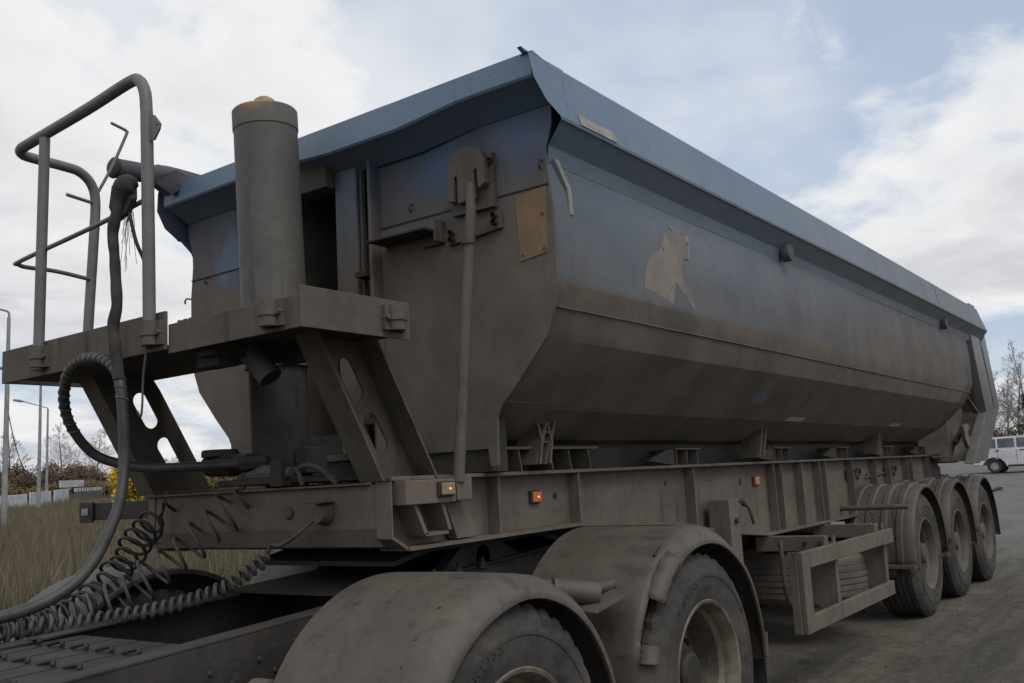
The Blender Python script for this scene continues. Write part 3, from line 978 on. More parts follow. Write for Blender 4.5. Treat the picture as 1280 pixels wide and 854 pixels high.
# body rests between tub and rails
for s_ in (-1, 1):
    y = RY[s_]
    b = MB().box(3.22, 4.12, y - 0.08, y + 0.08, 1.470, 1.482)
    b.build('rest_plate', 'dusty_steel', chassis)
    for x in (3.27, 3.45, 3.70, 3.86, 4.04):
        MB().hexa([(x + 0.02, y - 0.07, 1.372), (x + 0.03, y - 0.07, 1.372), (x + 0.03, y + 0.07, 1.372), (x + 0.02, y + 0.07, 1.372)],
                  [(x - 0.01, y - 0.075, 1.469), (x, y - 0.075, 1.469), (x, y + 0.075, 1.469), (x - 0.01, y + 0.075, 1.469)]).build('rest_web', 'dusty_steel', chassis)
    for x in (5.0, 6.55, 7.95, 9.35, 10.7):
        r_ = MB().box(x, x + 0.34, y - 0.075, y + 0.075, 1.460, 1.468).build('rest_plate', 'dusty_steel', chassis)
        for dx in (0.02, 0.16, 0.30):
            MB().box(x + dx, x + dx + 0.01, y - 0.065, y + 0.065, 1.372, 1.459).build('rest_web', 'dusty_steel', chassis)
        MB().prism([(x - 0.34, 1.40), (x - 0.02, 1.372), (x - 0.02, 1.46), (x - 0.10, 1.46)], 1, y - 0.02 + 0.05 * s_, y + 0.05 * s_).build('rest_gusset', 'dark_steel', chassis)
    for x in (3.62, 6.25, 9.1):
        a = MB()
        for dx in (0.0, 0.07):
            a.prism([(x + dx, 1.62), (x + dx + 0.02, 1.62), (x - 0.08 + dx, 1.40), (x - 0.11 + dx, 1.40)], 1, y - 0.02 - 0.10 * (s_ < 0), y + 0.10 * (s_ > 0) + 0.02)
        a.build('guide_strut', 'dusty_steel', chassis)
# latch chain-like ladder by the front wall
for s_ in (-1,):
    y = RY[s_] - 0.10
    b = MB()
    for x in (3.56, 3.64):
        b.tube([(x, y, 1.62), (x + 0.01, y - 0.02, 1.50), (x - 0.03, y - 0.03, 1.40)], 0.008, 6)
    for z in (1.59, 1.545, 1.50):
        b.tube([(3.56, y - 0.01, z), (3.65, y - 0.01, z)], 0.006, 6)
    b.build('catch_bracket', 'cylinder_grey', chassis)
# hook lines on the rear of the web
for x in (8.55, 9.75):
    MB().tube([(x, 2.555, 1.22), (x + 0.02, 2.535, 1.27), (x + 0.10, 2.535, 1.275), (x + 0.12, 2.54, 1.23), (x + 0.06, 2.545, 1.19)], 0.012, 8).build('hose_hook', 'dark_steel', chassis)
    MB().box(x - 0.25, x, 2.545, 2.564, 1.19, 1.27).build('hook_plate', 'dark_steel', chassis)
MB().tube([(8.85, 2.55, 1.19), (9.85, 2.55, 1.235)], 0.006, 6).build('brake_line', 'cylinder_grey', chassis)

# ---------- diagonal braces
def brace(s_):
    y = RY[s_]
    w0, w1 = (y + 0.03, y + 0.04) if s_ < 0 else (y - 0.04, y - 0.03)
    A, B_, C_, D = (2.57, 1.356), (2.89, 1.356), (2.56, 1.90), (2.26, 1.90)
    poly = [A, B_, (2.60, 1.845), C_, D, (2.29, 1.845)]

    def slot(c0, c1, rad=0.038):
        v = Vector((c1[0] - c0[0], c1[1] - c0[1])).normalized()
        n_ = Vector((-v.y, v.x))
        pts = []
        for k in range(9):
            a = math.pi * k / 8
            d = n_ * math.cos(a) - v * math.sin(a)
            pts.append((c0[0] + d.x * rad, c0[1] + d.y * rad))
        for k in range(9):
            a = math.pi * k / 8
            d = -n_ * math.cos(a) + v * math.sin(a)
            pts.append((c1[0] + d.x * rad, c1[1] + d.y * rad))
        return pts
    holes = [slot((2.50, 1.79), (2.555, 1.70)), slot((2.625, 1.585), (2.68, 1.50))]
    b = MB().prism(poly, 1, w0, w1, holes=holes)
    o = b.build('brace', 'dusty_steel', T)
    f0, f1 = (w0 - 0.11, w0 - 0.0005) if s_ < 0 else (w1 + 0.0005, w1 + 0.11)
    MB().prism([A, (A[0] + 0.012, A[1]), (2.302, 1.845), (2.272, 1.90), (2.26, 1.90), (2.29, 1.845)], 1, f0, f1).build('brace_flange', 'dusty_steel', o)
    MB().prism([(B_[0] - 0.012, B_[1]), B_, (2.60, 1.845), C_, (2.548, 1.90), (2.588, 1.845)], 1, f0, f1).build('brace_flange', 'dusty_steel', o)
    return o


brace(-1)
brace(1)

# ---------- platform with railing
PLAT = MB().box(2.07, 2.60, 2.36, 4.24, 1.895, 1.905).build('platform', 'dark_steel', T)
b = MB().box(2.045, 2.055, 2.335, 3.055, 1.865, 1.975)
b.build('front_board', 'dusty_steel', PLAT, bevel=0.002)
MB().box(2.030, 2.044, 3.055, 4.285, 1.88, 2.025).build('front_board', 'dusty_steel', PLAT, bevel=0.002)
MB().box(2.045, 2.57, 2.325, 2.3345, 1.865, 2.005).build('side_board', 'dusty_steel', PLAT, bevel=0.002)
MB().box(2.045, 2.50, 4.266, 4.276, 1.88, 2.025).build('side_board', 'dusty_steel', PLAT, bevel=0.002)
# serrated grating bars showing above the board
for k in range(9):
    y = 2.62 + k * 0.05
    MB().box(2.10, 2.56, y, y + 0.006, 1.906, 1.945).build('grating_bar', 'dusty_steel', PLAT)
for k in range(6):
    y = 2.82 + k * 0.035
    MB().box(2.056, 2.075, y, y + 0.02, 1.965, 1.985).build('grating_tooth', 'dusty_steel', PLAT)
MB().box(2.10, 2.55, 2.86, 2.96, 1.845, 1.894).build('platform_bearer', 'dark_steel', PLAT)
MB().box(2.15, 2.24, 2.90, 3.03, 1.815, 1.893).build('hanger', 'dark_steel', PLAT)


def clamp(x, y, z, axis):
    b = MB()
    if axis == 0:
        b.box(x - 0.018, x, y - 0.055, y + 0.055, z - 0.045, z + 0.045)
        b.lathe([(0.0, -0.045), (0.033, -0.045), (0.033, -0.012), (0.038, -0.01), (0.038, 0.01), (0.033, 0.012), (0.033, 0.045), (0.0, 0.045)], (x - 0.022, y, z), 2, 14)
        for dy in (-0.047, 0.047):
            b.tube([(x - 0.03, y + dy, z), (x, y + dy, z)], 0.010, 6)
    else:
        b.box(x - 0.055, x + 0.055, y - 0.018, y, z - 0.045, z + 0.045)
        b.lathe([(0.0, -0.045), (0.033, -0.045), (0.033, -0.012), (0.038, -0.01), (0.038, 0.01), (0.033, 0.012), (0.033, 0.045), (0.0, 0.045)], (x, y - 0.022, z), 2, 14)
        for dx in (-0.047, 0.047):
            b.tube([(x + dx, y - 0.03, z), (x + dx, y, z)], 0.010, 6)
    return b.build('post_clamp', 'dusty_steel', PLAT, smooth=35)


clamp(2.030, 3.925, 1.955, 0)
clamp(2.030, 3.112, 1.945, 0)
clamp(2.045, 2.455, 1.925, 0)
clamp(2.475, 2.3245, 1.935, 1)
MB().tube([(2.25, 2.98, 1.95), (2.29, 2.87, 1.85), (2.31, 2.80, 1.76)], 0.046, 16, caps=False).build('pipe_sleeve', 'cylinder_grey', PLAT, smooth=50)
MB().tube([(2.252, 2.978, 1.95), (2.29, 2.87, 1.85), (2.309, 2.803, 1.765)], 0.041, 16).build('sleeve_shade', 'grease_black', PLAT, smooth=50)  # black plug standing in for the shade inside the open pipe

RAIL = MB()
fil = spline([(2.005, 3.112, 1.90), (2.005, 3.12, 2.3), (2.006, 3.135, 2.76), (2.007, 3.14, 2.83), (2.01, 3.155, 2.905), (2.015, 3.20, 2.965), (2.02, 3.28, 2.985),
              (2.025, 3.6, 2.965), (2.03, 4.08, 2.945), (2.035, 4.165, 2.942), (2.06, 4.215, 2.940), (2.11, 4.235, 2.938), (2.28, 4.245, 2.938), (2.36, 4.25, 2.93), (2.42, 4.255, 2.885), (2.445, 4.258, 2.80), (2.44, 4.26, 2.6), (2.42, 4.262, 2.2), (2.41, 4.262, 1.90)], 6)
railing = RAIL.tube(fil, 0.0235, 14).build('railing', 'rail_grey', T, smooth=50)
MB().tube([(2.008, 3.925, 1.90), (2.02, 3.93, 2.925)], 0.0225, 14).build('railing_post', 'rail_grey', railing, smooth=50)
MB().tube(spline([(2.01, 3.14, 2.47), (2.02, 3.5, 2.445), (2.03, 4.13, 2.415), (2.05, 4.195, 2.412), (2.10, 4.225, 2.412), (2.25, 4.25, 2.42), (2.42, 4.25, 2.405)], 5), 0.010, 10).build('mid_rail', 'rail_grey', railing, smooth=50)
MB().tube(spline([(2.445, 4.24, 2.84), (2.51, 4.22, 2.99), (2.572, 4.20, 3.165), (2.573, 4.20, 3.185), (2.55, 4.20, 3.193), (2.49, 4.20, 3.205)], 5), 0.008, 8).build('bent_hook', 'rail_grey', railing, smooth=50)
MB().tube([(2.29, 4.24, 2.80), (2.42, 4.25, 2.79)], 0.009, 8).build('short_peg', 'rail_grey', railing, smooth=50)
MB().prism([(3.13, 2.80), (3.085, 2.79), (3.045, 2.745), (3.05, 2.725), (3.085, 2.69), (3.13, 2.70)], 0, 2.003, 2.011, holes=[[(3.062 + 0.008 * math.cos(a), 2.74 + 0.008 * math.sin(a)) for a in [k * math.pi / 4 for k in range(8)]]]).build('lug_plate', 'rail_grey', railing)

# ---------- hoist cylinder
hx, hy = 2.735, 3.285
tilt = Vector((-0.03, 0.012, 1.0))


def along(z):
    return (hx + tilt.x * (z - 2.2), hy + tilt.y * (z - 2.2), z)


hoist = MB().tube([along(z) for z in (1.88, 2.4, 2.98, 3.0)], [0.143, 0.143, 0.143, 0.142], 40).build('hoist_cylinder', 'cylinder_grey', T, smooth=40)
MB().tube([along(z) for z in (2.972, 2.975, 3.062, 3.07, 3.072)], [0.1435, 0.147, 0.147, 0.140, 0.02], 40).build('cylinder_cap', 'cap_paint', hoist, smooth=40)
MB().tube([along(z) for z in (3.073, 3.10, 3.125, 3.138, 3.142)], [0.075, 0.06, 0.045, 0.025, 0.004], 20).build('yellow_cap', 'yellow_cap', hoist, smooth=60)
MB().tube([along(z) for z in (1.38, 1.6, 1.879)], [0.13, 0.127, 0.127], 32).build('cylinder_barrel', 'dark_steel', hoist, smooth=40)
MB().box(hx - 0.16, hx + 0.16, hy - 0.2, hy + 0.2, 1.372, 1.40).build('cylinder_base', 'dark_steel', hoist, bevel=0.005)
MB().box(hx - 0.02, hx + 0.10, 3.07, 3.14, 1.41, 1.52).build('base_lug', 'dark_steel', hoist, bevel=0.005)
# valve block, fittings
MB().tube([(2.60, 3.57, 1.47), (2.60, 3.40, 1.47), (2.60, 3.385, 1.47), (2.60, 3.30, 1.47)], [0.05, 0.055, 0.04, 0.04], 12).build('valve_block', 'dark_steel', hoist, smooth=35)
MB().lathe([(0, 0.02), (0.075, 0.02), (0.08, 0.01), (0.08, -0.01), (0.03, -0.02)], (2.60, 3.50, 1.515), 2, 16).build('valve_disc', 'dark_steel', hoist, smooth=35)
MB().tube([(2.60, 3.30, 1.415), (2.60, 3.2, 1.42), (2.60, 3.10, 1.42), (2.60, 3.03, 1.415)], [0.018, 0.034, 0.03, 0.02], 10).build('air_valve', 'cylinder_grey', hoist, smooth=35)
MB().tube(spline([(2.61, 3.03, 1.415), (2.62, 2.98, 1.44), (2.63, 2.9, 1.425), (2.64, 2.83, 1.37), (2.64, 2.81, 1.36)], 5), 0.010, 8).build('air_pipe', 'dusty_steel', hoist, smooth=50)
MB().tube(spline([(2.61, 3.02, 1.43), (2.61, 3.0, 1.41), (2.615, 2.985, 1.36)], 5), 0.010, 8).build('air_pipe', 'dusty_steel', hoist, smooth=50)
MB().box(2.56, 2.612, 3.05, 3.12, 1.36, 1.47).build('valve_post', 'dark_steel', hoist, bevel=0.004)
# coupling socket on the front beam
MB().tube([(2.604, 2.84, 1.245), (2.55, 2.835, 1.243)], [0.05, 0.034], 14).build('coupling_socket', 'dusty_steel', chassis, smooth=35)
MB().box(2.54, 2.603, 2.79, 2.90, 1.285, 1.292).build('socket_lid', 'dusty_steel', chassis, bevel=0.002)
MB().lathe([(0.0, -0.012), (0.018, -0.012), (0.026, -0.004), (0.026, 0.0)], (2.604, 3.06, 1.25), 0, 16).build('beam_knob', 'dusty_steel', chassis, smooth=40)
# far clearance lamp arm
MB().box(2.60, 2.63, 4.05, 4.62, 1.25, 1.335).build('lamp_arm', 'dark_steel', chassis, bevel=0.004)
MB().box(2.585, 2.5995, 4.50, 4.62, 1.24, 1.34).build('lamp_box', 'dark_steel', chassis, bevel=0.004)
MB().box(2.578, 2.5845, 4.53, 4.59, 1.275, 1.31).build('glint_lens', 'dirty_white', chassis, bevel=0.003)  # lens painted pale to stand for the bright glint on the lamp

# ---------- wheels (shared meshes)
def wheel_meshes(prefix, Rt, width, tmat, deep, rimmat, notch=True, ngroove=5):
    """axis along y; y = 0 is the outer sidewall, +y inward"""
    rr = 0.288
    prof = [(rr - 0.004, 0.035), (rr + 0.012, 0.012), (rr + 0.05, 0.002), (rr + 0.11, 0.0), (rr + 0.112, -0.003), (rr + 0.125, -0.003), (rr + 0.127, 0.001), (Rt - 0.055, 0.009), (Rt - 0.022, 0.026), (Rt - 0.008, 0.04)]
    side_n = len(prof)
    y0, y1 = 0.045, width - 0.045
    prof.append((Rt, y0))
    for g in range(ngroove):
        c = y0 + (y1 - y0) * (g + 1) / (ngroove + 1)
        for (dr, dy) in ((0, -0.009), (-0.013, -0.006), (-0.013, 0.006), (0, 0.009)):
            prof.append((Rt + dr, c + dy))
    prof.append((Rt, y1))
    prof += [(Rt - 0.008, width - 0.04), (Rt - 0.022, width - 0.026), (Rt - 0.055, width - 0.009), (rr + 0.11, width), (rr + 0.012, width - 0.012), (rr - 0.004, width - 0.035)]

    def fn(i, j, r, h):
        if notch and (side_n - 2 <= i <= side_n + 1) and j % 3 == 0:
            r -= 0.014
        return r, h
    tyre = MB().lathe(prof, (0, 0, 0), 1, 108 if notch else 72, False, fn).mesh(prefix + 'tyre', tmat, 28)
    d = deep
    rp = [(rr + 0.014, 0.018), (rr + 0.018, 0.012), (rr + 0.012, 0.006), (rr, 0.010), (rr - 0.010, 0.03), (rr - 0.018, 0.05), (rr - 0.020, 0.07), (rr - 0.036, 0.09), (rr - 0.040, d - 0.02), (rr - 0.055, d)]
    rim = MB().lathe(rp, (0, 0, 0), 1, 48).mesh(prefix + 'rim', rimmat, 30)
    hp = [(0.132, d + 0.028), (0.128, d - 0.07), (0.118, d - 0.085), (0.09, d - 0.09), (0.085, d - 0.125), (0.07, d - 0.14), (0.0, d - 0.142)]
    hb = MB().lathe(hp, (0, 0, 0), 1, 28)
    hb.lathe([(rr - 0.054, d - 0.001), (0.215, d + 0.012), (0.16, d - 0.03), (0.14, d - 0.032), (0.138, d + 0.03), (0.0, d + 0.03)], (0, 0, 0), 1, 48)
    for k in range(10):
        a = 2 * math.pi * k / 10
        c, s_ = 0.1675 * math.cos(a), 0.1675 * math.sin(a)
        hb.tube([(c, d - 0.02, s_), (c, d - 0.062, s_)], 0.014, 6)
    hub = hb.mesh(prefix + 'hub', 'rim_brown' if prefix == 'single_' else 'dark_steel', 30)  # drive hub and disc coloured darker for the shade deep in the rim
    hole = MB()  # black discs painted for the shade inside the wheel openings
    for k in range(10):
        a = 2 * math.pi * (k + 0.5) / 10
        c, s_ = 0.218 * math.cos(a), 0.218 * math.sin(a)
        hole.lathe([(0.0, d + 0.0035), (0.024, d + 0.0035), (0.026, d + 0.008)], (c, 0, s_), 1, 12)
    holes = hole.mesh(prefix + 'vent_discs', 'grease_black', 30)
    return rim, tyre, hub, holes


WT = wheel_meshes('single_', 0.525, 0.37, 'tyre_dusty', 0.17, 'rim_brown', notch=False, ngroove=5)
WK = wheel_meshes('drive_', 0.495, 0.275, 'tyre_dusty', 0.225, 'rim_paint', notch=True, ngroove=4)


def flip(me):
    m2 = me.copy()
    m2.transform(Matrix.Scale(-1, 4, (0, 1, 0)))
    m2.flip_normals()
    return m2


WTf = [flip(m_) for m_ in WT]
WKf = [flip(m_) for m_ in WK]


def wheel(parent, x, y, z, far=False, kind='T', lettering=None):
    ms = {('T', False): WT, ('T', True): WTf, ('K', False): WK, ('K', True): WKf}[(kind, far)]
    w = place('wheel', ms[0], (x, y, z), parent)
    place('tyre', ms[1], (x, y, z), w)
    place('hub', ms[2], (x, y, z), w)
    place('vent_shade', ms[3], (x, y, z), w)
    if lettering:
        place('lettering', lettering, (x, y, z), w)
    return w


AX = [8.78, 10.09, 11.40]
for x in AX:
    wheel(T, x, 2.055, 0.525)
    wheel(T, x, mir(2.055), 0.525, True)
    MB().tube([(x, 2.25, 0.525), (x, mir(2.25), 0.525)], 0.065, 14).build('axle', 'dark_steel', T, smooth=40)
    for s_ in (-1, 1):
        MB().tube([(x + 0.1, CY + s_ * 0.62, 0.60), (x + 0.1, CY + s_ * 0.62, 0.95)], 0.12, 14).build('air_spring', 'grease_black', T, smooth=40)


def ribbed_guard(xc, s_, first=False):
    """half-round ribbed mudguard over one trailer wheel"""
    r = 0.60
    a0, a1 = (R(-8), R(178)) if not first else (R(-4), R(186))
    ys = []
    y_out, y_in = 2.025, 2.575
    # across: outer rolled lip, then raised ribs
    sec = [(0.0, -0.035), (0.004, -0.012), (0.02, 0.0)]
    k = 0
    y = 0.09
    while y < 0.52:
        sec += [(y, 0.0), (y + 0.012, 0.014), (y + 0.05, 0.014), (y + 0.062, 0.0)]
        y += 0.125
    sec += [(0.55, 0.0)]
    n = 30
    vs, fs = [], []
    for i in range(n + 1):
        a = a0 + (a1 - a0) * i / n
        for (dy, dr) in sec:
            yy = y_out + dy
            if s_ > 0:
                yy = mir(yy)
            rad = (r + dr)
            cx, cz = math.cos(a), math.sin(a)
            # the top is a little flat
            vs.append((xc + rad * cx * 1.0, yy, 0.53 + rad * cz * 0.98))
    m_ = len(sec)
    for i in range(n):
        for j in range(m_ - 1):
            q = i * m_ + j
            fs.append((q, q + 1, q + m_ + 1, q + m_))
    o = MB().add(vs, fs).build('mudguard', 'fender_plastic', T, smooth=40)
    sd = o.modifiers.new('t', 'SOLIDIFY')
    sd.thickness = 0.008
    sd.offset = -1
    yo = 2.03 if s_ < 0 else mir(2.03)
    MB().box(xc + r - 0.03, xc + r + 0.03, min(yo, yo - s_ * 0.5), max(yo, yo - s_ * 0.5), 0.44, 0.47).build('guard_edge', 'dusty_steel', o, bevel=0.004)
    if first:
        MB().box(xc - r - 0.035, xc - r + 0.012, min(yo, yo - s_ * 0.5), max(yo, yo - s_ * 0.5), 0.455, 0.488).build('guard_edge', 'dusty_steel', o, bevel=0.004)
        if s_ < 0:
            yb = 2.02
            MB().prism([(xc - r - 0.02, 0.455), (xc - r + 0.05, 0.455), (xc - r + 0.05, 0.42), (xc - r, 0.385), (xc - r - 0.02, 0.42)], 1, 2.2, 2.55).build('guard_flap', 'rubber_hose', o)
    return o


for i, x in enumerate(AX):
    ribbed_guard(x, -1, i == 0)
    ribbed_guard(x, 1, i == 0)
MB().tube([(8.10, 2.62, 0.955), (8.14, 2.03, 0.955)], 0.022, 10).build('guard_bar', 'dusty_steel', T, smooth=40)
for y in (2.16, 2.33):
    b = MB()
    for k in range(7):
        z = 0.92 - k * 0.03
        b.tube([(8.165 - 0.01, y - 0.01, z), (8.165 - 0.02, y + 0.012, z - 0.015), (8.165 - 0.01, y - 0.008, z - 0.03)], 0.005, 5)
    b.build('chain', 'dark_steel', T)

# ---------- side guard and spare wheel
for s_ in (-1, 1):
    def yy(a, c, s_=s_):
        return sorted((a, c)) if s_ < 0 else sorted((mir(a), mir(c)))
    a, c = yy(2.05, 2.085)
    g = MB().box(5.79, 7.68, a, c, 0.71, 0.815).build('side_guard', 'chassis_dust', T, bevel=0.006)
    MB().box(5.79, 7.58, a, c, 0.335, 0.435).build('guard_rail', 'chassis_dust', g, bevel=0.006)
    MB().box(5.66, 5.789, a, c, 0.335, 0.815).build('guard_post', 'chassis_dust', g, bevel=0.006)
    a2, c2 = yy(2.0855, 2.135)
    MB().box(5.65, 5.668, a2, c2, 0.335, 0.815).build('post_return', 'chassis_dust', g, bevel=0.003)
    for x in (6.36, 7.52):
        a2, c2 = yy(2.0855, 2.27)
        MB().hexa([(x, a2, 0.335), (x + 0.008, a2, 0.335), (x + 0.008, c2, 0.43), (x, c2, 0.43)], [(x, a2, 0.82), (x + 0.008, a2, 0.82), (x + 0.008, c2, 0.84), (x, c2, 0.84)]).build('guard_bracket', 'chassis_dust', g)
        a2, c2 = yy(2.0855, 2.097)
        MB().box(x + 0.0085, x + 0.055, a2, c2, 0.36, 0.86).build('bracket_flange', 'chassis_dust', g)
        a2, c2 = yy(2.11, 2.585)
        be = MB().box(x - 0.09, x - 0.012, a2, c2, 0.765, 0.865).build('outrigger', 'chassis_dust', g, bevel=0.004)
        if s_ < 0 and x < 7:
            for dy in (2.14, 2.24):
                MB().lathe([(0, -0.012), (0.014, -0.012), (0.016, 0)], (x - 0.091, dy, 0.82), 0, 8).build('bolt', 'dark_steel', g)
# spare wheel lying flat in its basket
sp_t = MB()
prof = [(0.29, 0.02), (0.36, 0.0), (0.44, 0.0), (0.475, 0.03)]
for g in range(6):
    z = 0.05 + 0.27 * (g + 0.5) / 6
    prof += [(0.505 - 0.012 * abs(g - 2.5) / 2.5, z - 0.018), (0.505 - 0.012 * abs(g - 2.5) / 2.5, z + 0.014), (0.49, z + 0.018), (0.49, z + 0.025)]
prof += [(0.475, 0.34), (0.44, 0.37), (0.36, 0.37), (0.29, 0.35)]
SP = MB().lathe(prof, (7.45, 2.72, 0.30), 2, 64).build('spare_tyre', 'spare_rubber', T, smooth=25)
MB().lathe([(0.30, 0.33), (0.28, 0.30), (0.27, 0.12), (0.15, 0.10), (0.0, 0.10)], (7.45, 2.72, 0.30), 2, 32).build('spare_rim', 'rim_brown', SP, smooth=30)
MB().box(6.8, 8.0, 2.45, 2.49, 0.255, 0.295).build('spare_cradle', 'dark_steel', SP)
MB().box(6.8, 8.0, 2.95, 2.99, 0.255, 0.295).build('spare_cradle', 'dark_steel', SP)
MB().tube(spline([(5.98, 2.30, 0.86), (5.99, 2.30, 0.65), (6.02, 2.30, 0.50), (6.10, 2.30, 0.42), (6.2, 2.32, 0.40)], 5), 0.016, 8).build('hanging_hose', 'pale_hose', SP, smooth=50)

# ---------- landing legs
for s_ in (-1, 1):
    a, c = sorted((CY + s_ * 0.90, CY + s_ * 0.76))
    L = MB().box(5.42, 5.57, a, c, 0.42, 1.15).build('landing_leg', 'chassis_dust', T, bevel=0.006)
    MB().box(5.445, 5.545, a + 0.02, c - 0.02, 0.20, 0.4195).build('inner_leg', 'dusty_steel', L)
    MB().box(5.38, 5.61, a - 0.03, c + 0.03, 0.18, 0.1995).build('leg_foot', 'dusty_steel', L, bevel=0.004)
    yo = CY + s_ * 0.90
    MB().box(5.569, 5.60, a, c, 1.0, 1.12).build('gear_case', 'chassis_dust', L)
    MB().tube([(5.495, yo, 1.02), (5.495, yo + s_ * 0.02, 1.02)], 0.018, 10).build('crank_boss', 'dark_steel', L)
    if s_ < 0:
        MB().tube(spline([(5.62, yo + 0.02, 1.12), (5.66, yo - 0.02, 1.10), (5.67, yo - 0.03, 1.06), (5.71, yo - 0.03, 0.99)], 4), 0.013, 8).build('crank_handle', 'cylinder_grey', L, smooth=50)
        MB().lathe([(0, -0.03), (0.025, -0.025), (0.028, 0.01), (0, 0.02)], (5.63, yo, 1.13), 1, 12).build('crank_boss', 'cylinder_grey', L, smooth=50)
MB().box(5.46, 5.53, 2.52, 4.04, 0.80, 0.88).build('leg_cross_shaft', 'dark_steel', T)
# rear lamp stalk
MB().tube([(12.0, 2.45, 0.86), (12.25, 2.10, 0.92), (12.36, 2.03, 0.945)], 0.018, 8).build('lamp_stalk', 'dark_steel', T)
MB().box(12.34, 12.46, 2.0, 2.06, 0.915, 0.965).build('stalk_lamp', 'dusty_lens', T, bevel=0.006)
MB().box(11.9, 12.0, 2.2, mir(2.2), 0.62, 0.74).build('rear_bumper', 'dark_steel', T, bevel=0.006)
for y in (2.6, mir(2.6)):
    MB().box(11.82, 11.90, y - 0.04, y + 0.04, 0.64, 1.15).build('bumper_bracket', 'dark_steel', T)

# ------------------------------------------------------------------ tractor (rear part of the frame)
KY = 3.04
K = thing('truck_tractor', 'dusty rear frame and mudguards of the truck tractor coupled under the trailer', 'truck', (3.0, KY, 0.0))


def kz(x):
    return 0.842 + (x - 1.4) * 0.060


for s_ in (-1, 1):
    y = KY + s_ * 0.42
    b = MB()
    a, c = sorted((y, y + s_ * 0.008))
    x0, x1 = -0.9, 4.35
    b.hexa([(x0, a, kz(x0) - 0.27), (x1, a, kz(x1) - 0.27), (x1, c, kz(x1) - 0.27), (x0, c, kz(x0) - 0.27)], [(x0, a, kz(x0)), (x1, a, kz(x1)), (x1, c, kz(x1)), (x0, c, kz(x0))])
    fr = b.build('frame_rail', 'dark_steel', K)
    a2, c2 = sorted((y + s_ * 0.008, y - s_ * 0.08))
    MB().hexa([(x0, a2, kz(x0) + 0.001), (x1, a2, kz(x1) + 0.001), (x1, c2, kz(x1) + 0.001), (x0, c2, kz(x0) + 0.001)], [(x0, a2, kz(x0) + 0.010), (x1, a2, kz(x1) + 0.010), (x1, c2, kz(x1) + 0.010), (x0, c2, kz(x0) + 0.010)]).build('rail_flange', 'dark_steel', fr, bevel=0.002)
    MB().hexa([(x0, a2, kz(x0) - 0.28), (x1, a2, kz(x1) - 0.28), (x1, c2, kz(x1) - 0.28), (x0, c2, kz(x0) - 0.28)], [(x0, a2, kz(x0) - 0.271), (x1, a2, kz(x1) - 0.271), (x1, c2, kz(x1) - 0.271), (x0, c2, kz(x0) - 0.271)]).build('rail_flange', 'dark_steel', fr)
    # outer reinforcement plate with rivets
    a3, c3 = sorted((y + s_ * 0.0085, y + s_ * 0.018))
    MB().hexa([(1.5, a3, 0.62), (3.1, a3, 0.66), (3.1, c3, 0.66), (1.5, c3, 0.62)], [(1.5, a3, kz(1.5) - 0.06), (3.1, a3, kz(3.1) - 0.05), (3.1, c3, kz(3.1) - 0.05), (1.5, c3, kz(1.5) - 0.06)]).build('rail_plate', 'dark_steel', fr)
    for i in range(14):
        x = 1.55 + i * 0.085 + (0.02 if i % 3 == 0 else 0)
        z = kz(x) - 0.085 - (0.05 if i % 2 else 0)
        MB().lathe([(0, s_ * 0.008), (0.007, s_ * 0.007), (0.011, 0)], (x, c3 if s_ > 0 else a3, z), 1, 8).build('rivet', 'dark_steel', fr, smooth=50)
for x in (1.0, 1.9, 2.95, 3.3, 4.25):
    MB().box(x, x + 0.10, KY - 0.41, KY + 0.41, kz(x) - 0.24, kz(x) - 0.04).build('cross_member', 'dark_steel', K)
# walkway plates behind the cab
b = MB()
for i in range(5):
    y0 = KY - 0.34 + i * 0.15
    MB().hexa([(1.05, y0, kz(1.05) + 0.012), (1.9, y0, kz(1.9) - 0.015), (1.9, y0 + 0.135, kz(1.9) - 0.015), (1.05, y0 + 0.135, kz(1.05) + 0.012)],
              [(1.05, y0, kz(1.05) + 0.020), (1.9, y0, kz(1.9) - 0.007), (1.9, y0 + 0.135, kz(1.9) - 0.007), (1.05, y0 + 0.135, kz(1.05) + 0.020)]).build('walkway_plate', 'grease_black', K, bevel=0.002)
    for j in range(4):
        x = 1.15 + j * 0.19
        MB().tube(spline([(x, y0 + 0.02, kz(x) + 0.006), (x + 0.02, y0 + 0.06, kz(x) + 0.016), (x, y0 + 0.11, kz(x) + 0.006)], 3), 0.008, 6).build('walkway_rib', 'grease_black', K)
# gearbox hump / propeller shaft, air tank, brake chambers
MB().tube([(1.95, KY, 0.66), (2.42, KY, 0.58), (3.77, KY, 0.58)], [0.06, 0.06, 0.06], 12).build('drive_shaft', 'grease_black', K, smooth=40)
for x in (2.42, 3.77):
    MB().tube([(x, KY - 0.6, 0.47), (x, KY - 0.25, 0.47), (x, KY - 0.2, 0.5), (x, KY + 0.2, 0.5), (x, KY + 0.25, 0.47), (x, KY + 0.6, 0.47)], [0.07, 0.08, 0.2, 0.2, 0.08, 0.07], 16).build('drive_axle', 'grease_black', K, smooth=40)
    MB().tube([(x - 0.02, KY - 0.28, 0.74), (x + 0.14, KY - 0.20, 0.76)], 0.07, 12).build('brake_chamber', 'dark_steel', K, smooth=40)
MB().tube([(1.55, 2.44, 0.66), (1.75, 2.44, 0.66), (1.8, 2.44, 0.66)], [0.05, 0.05, 0.02], 12).build('air_tank', 'dark_steel', K, smooth=40)
MB().tube([(1.98, 2.5, 0.72), (1.98, 2.42, 0.72)], 0.045, 14).build('hose_union', 'dusty_steel', K, smooth=40)
MB().tube(spline([(2.0, 2.46, 0.72), (2.1, 2.45, 0.75), (2.2, 2.5, 0.72), (2.3, 2.56, 0.70)], 4), 0.02, 8).build('brake_hose', 'dusty_steel', K, smooth=40)
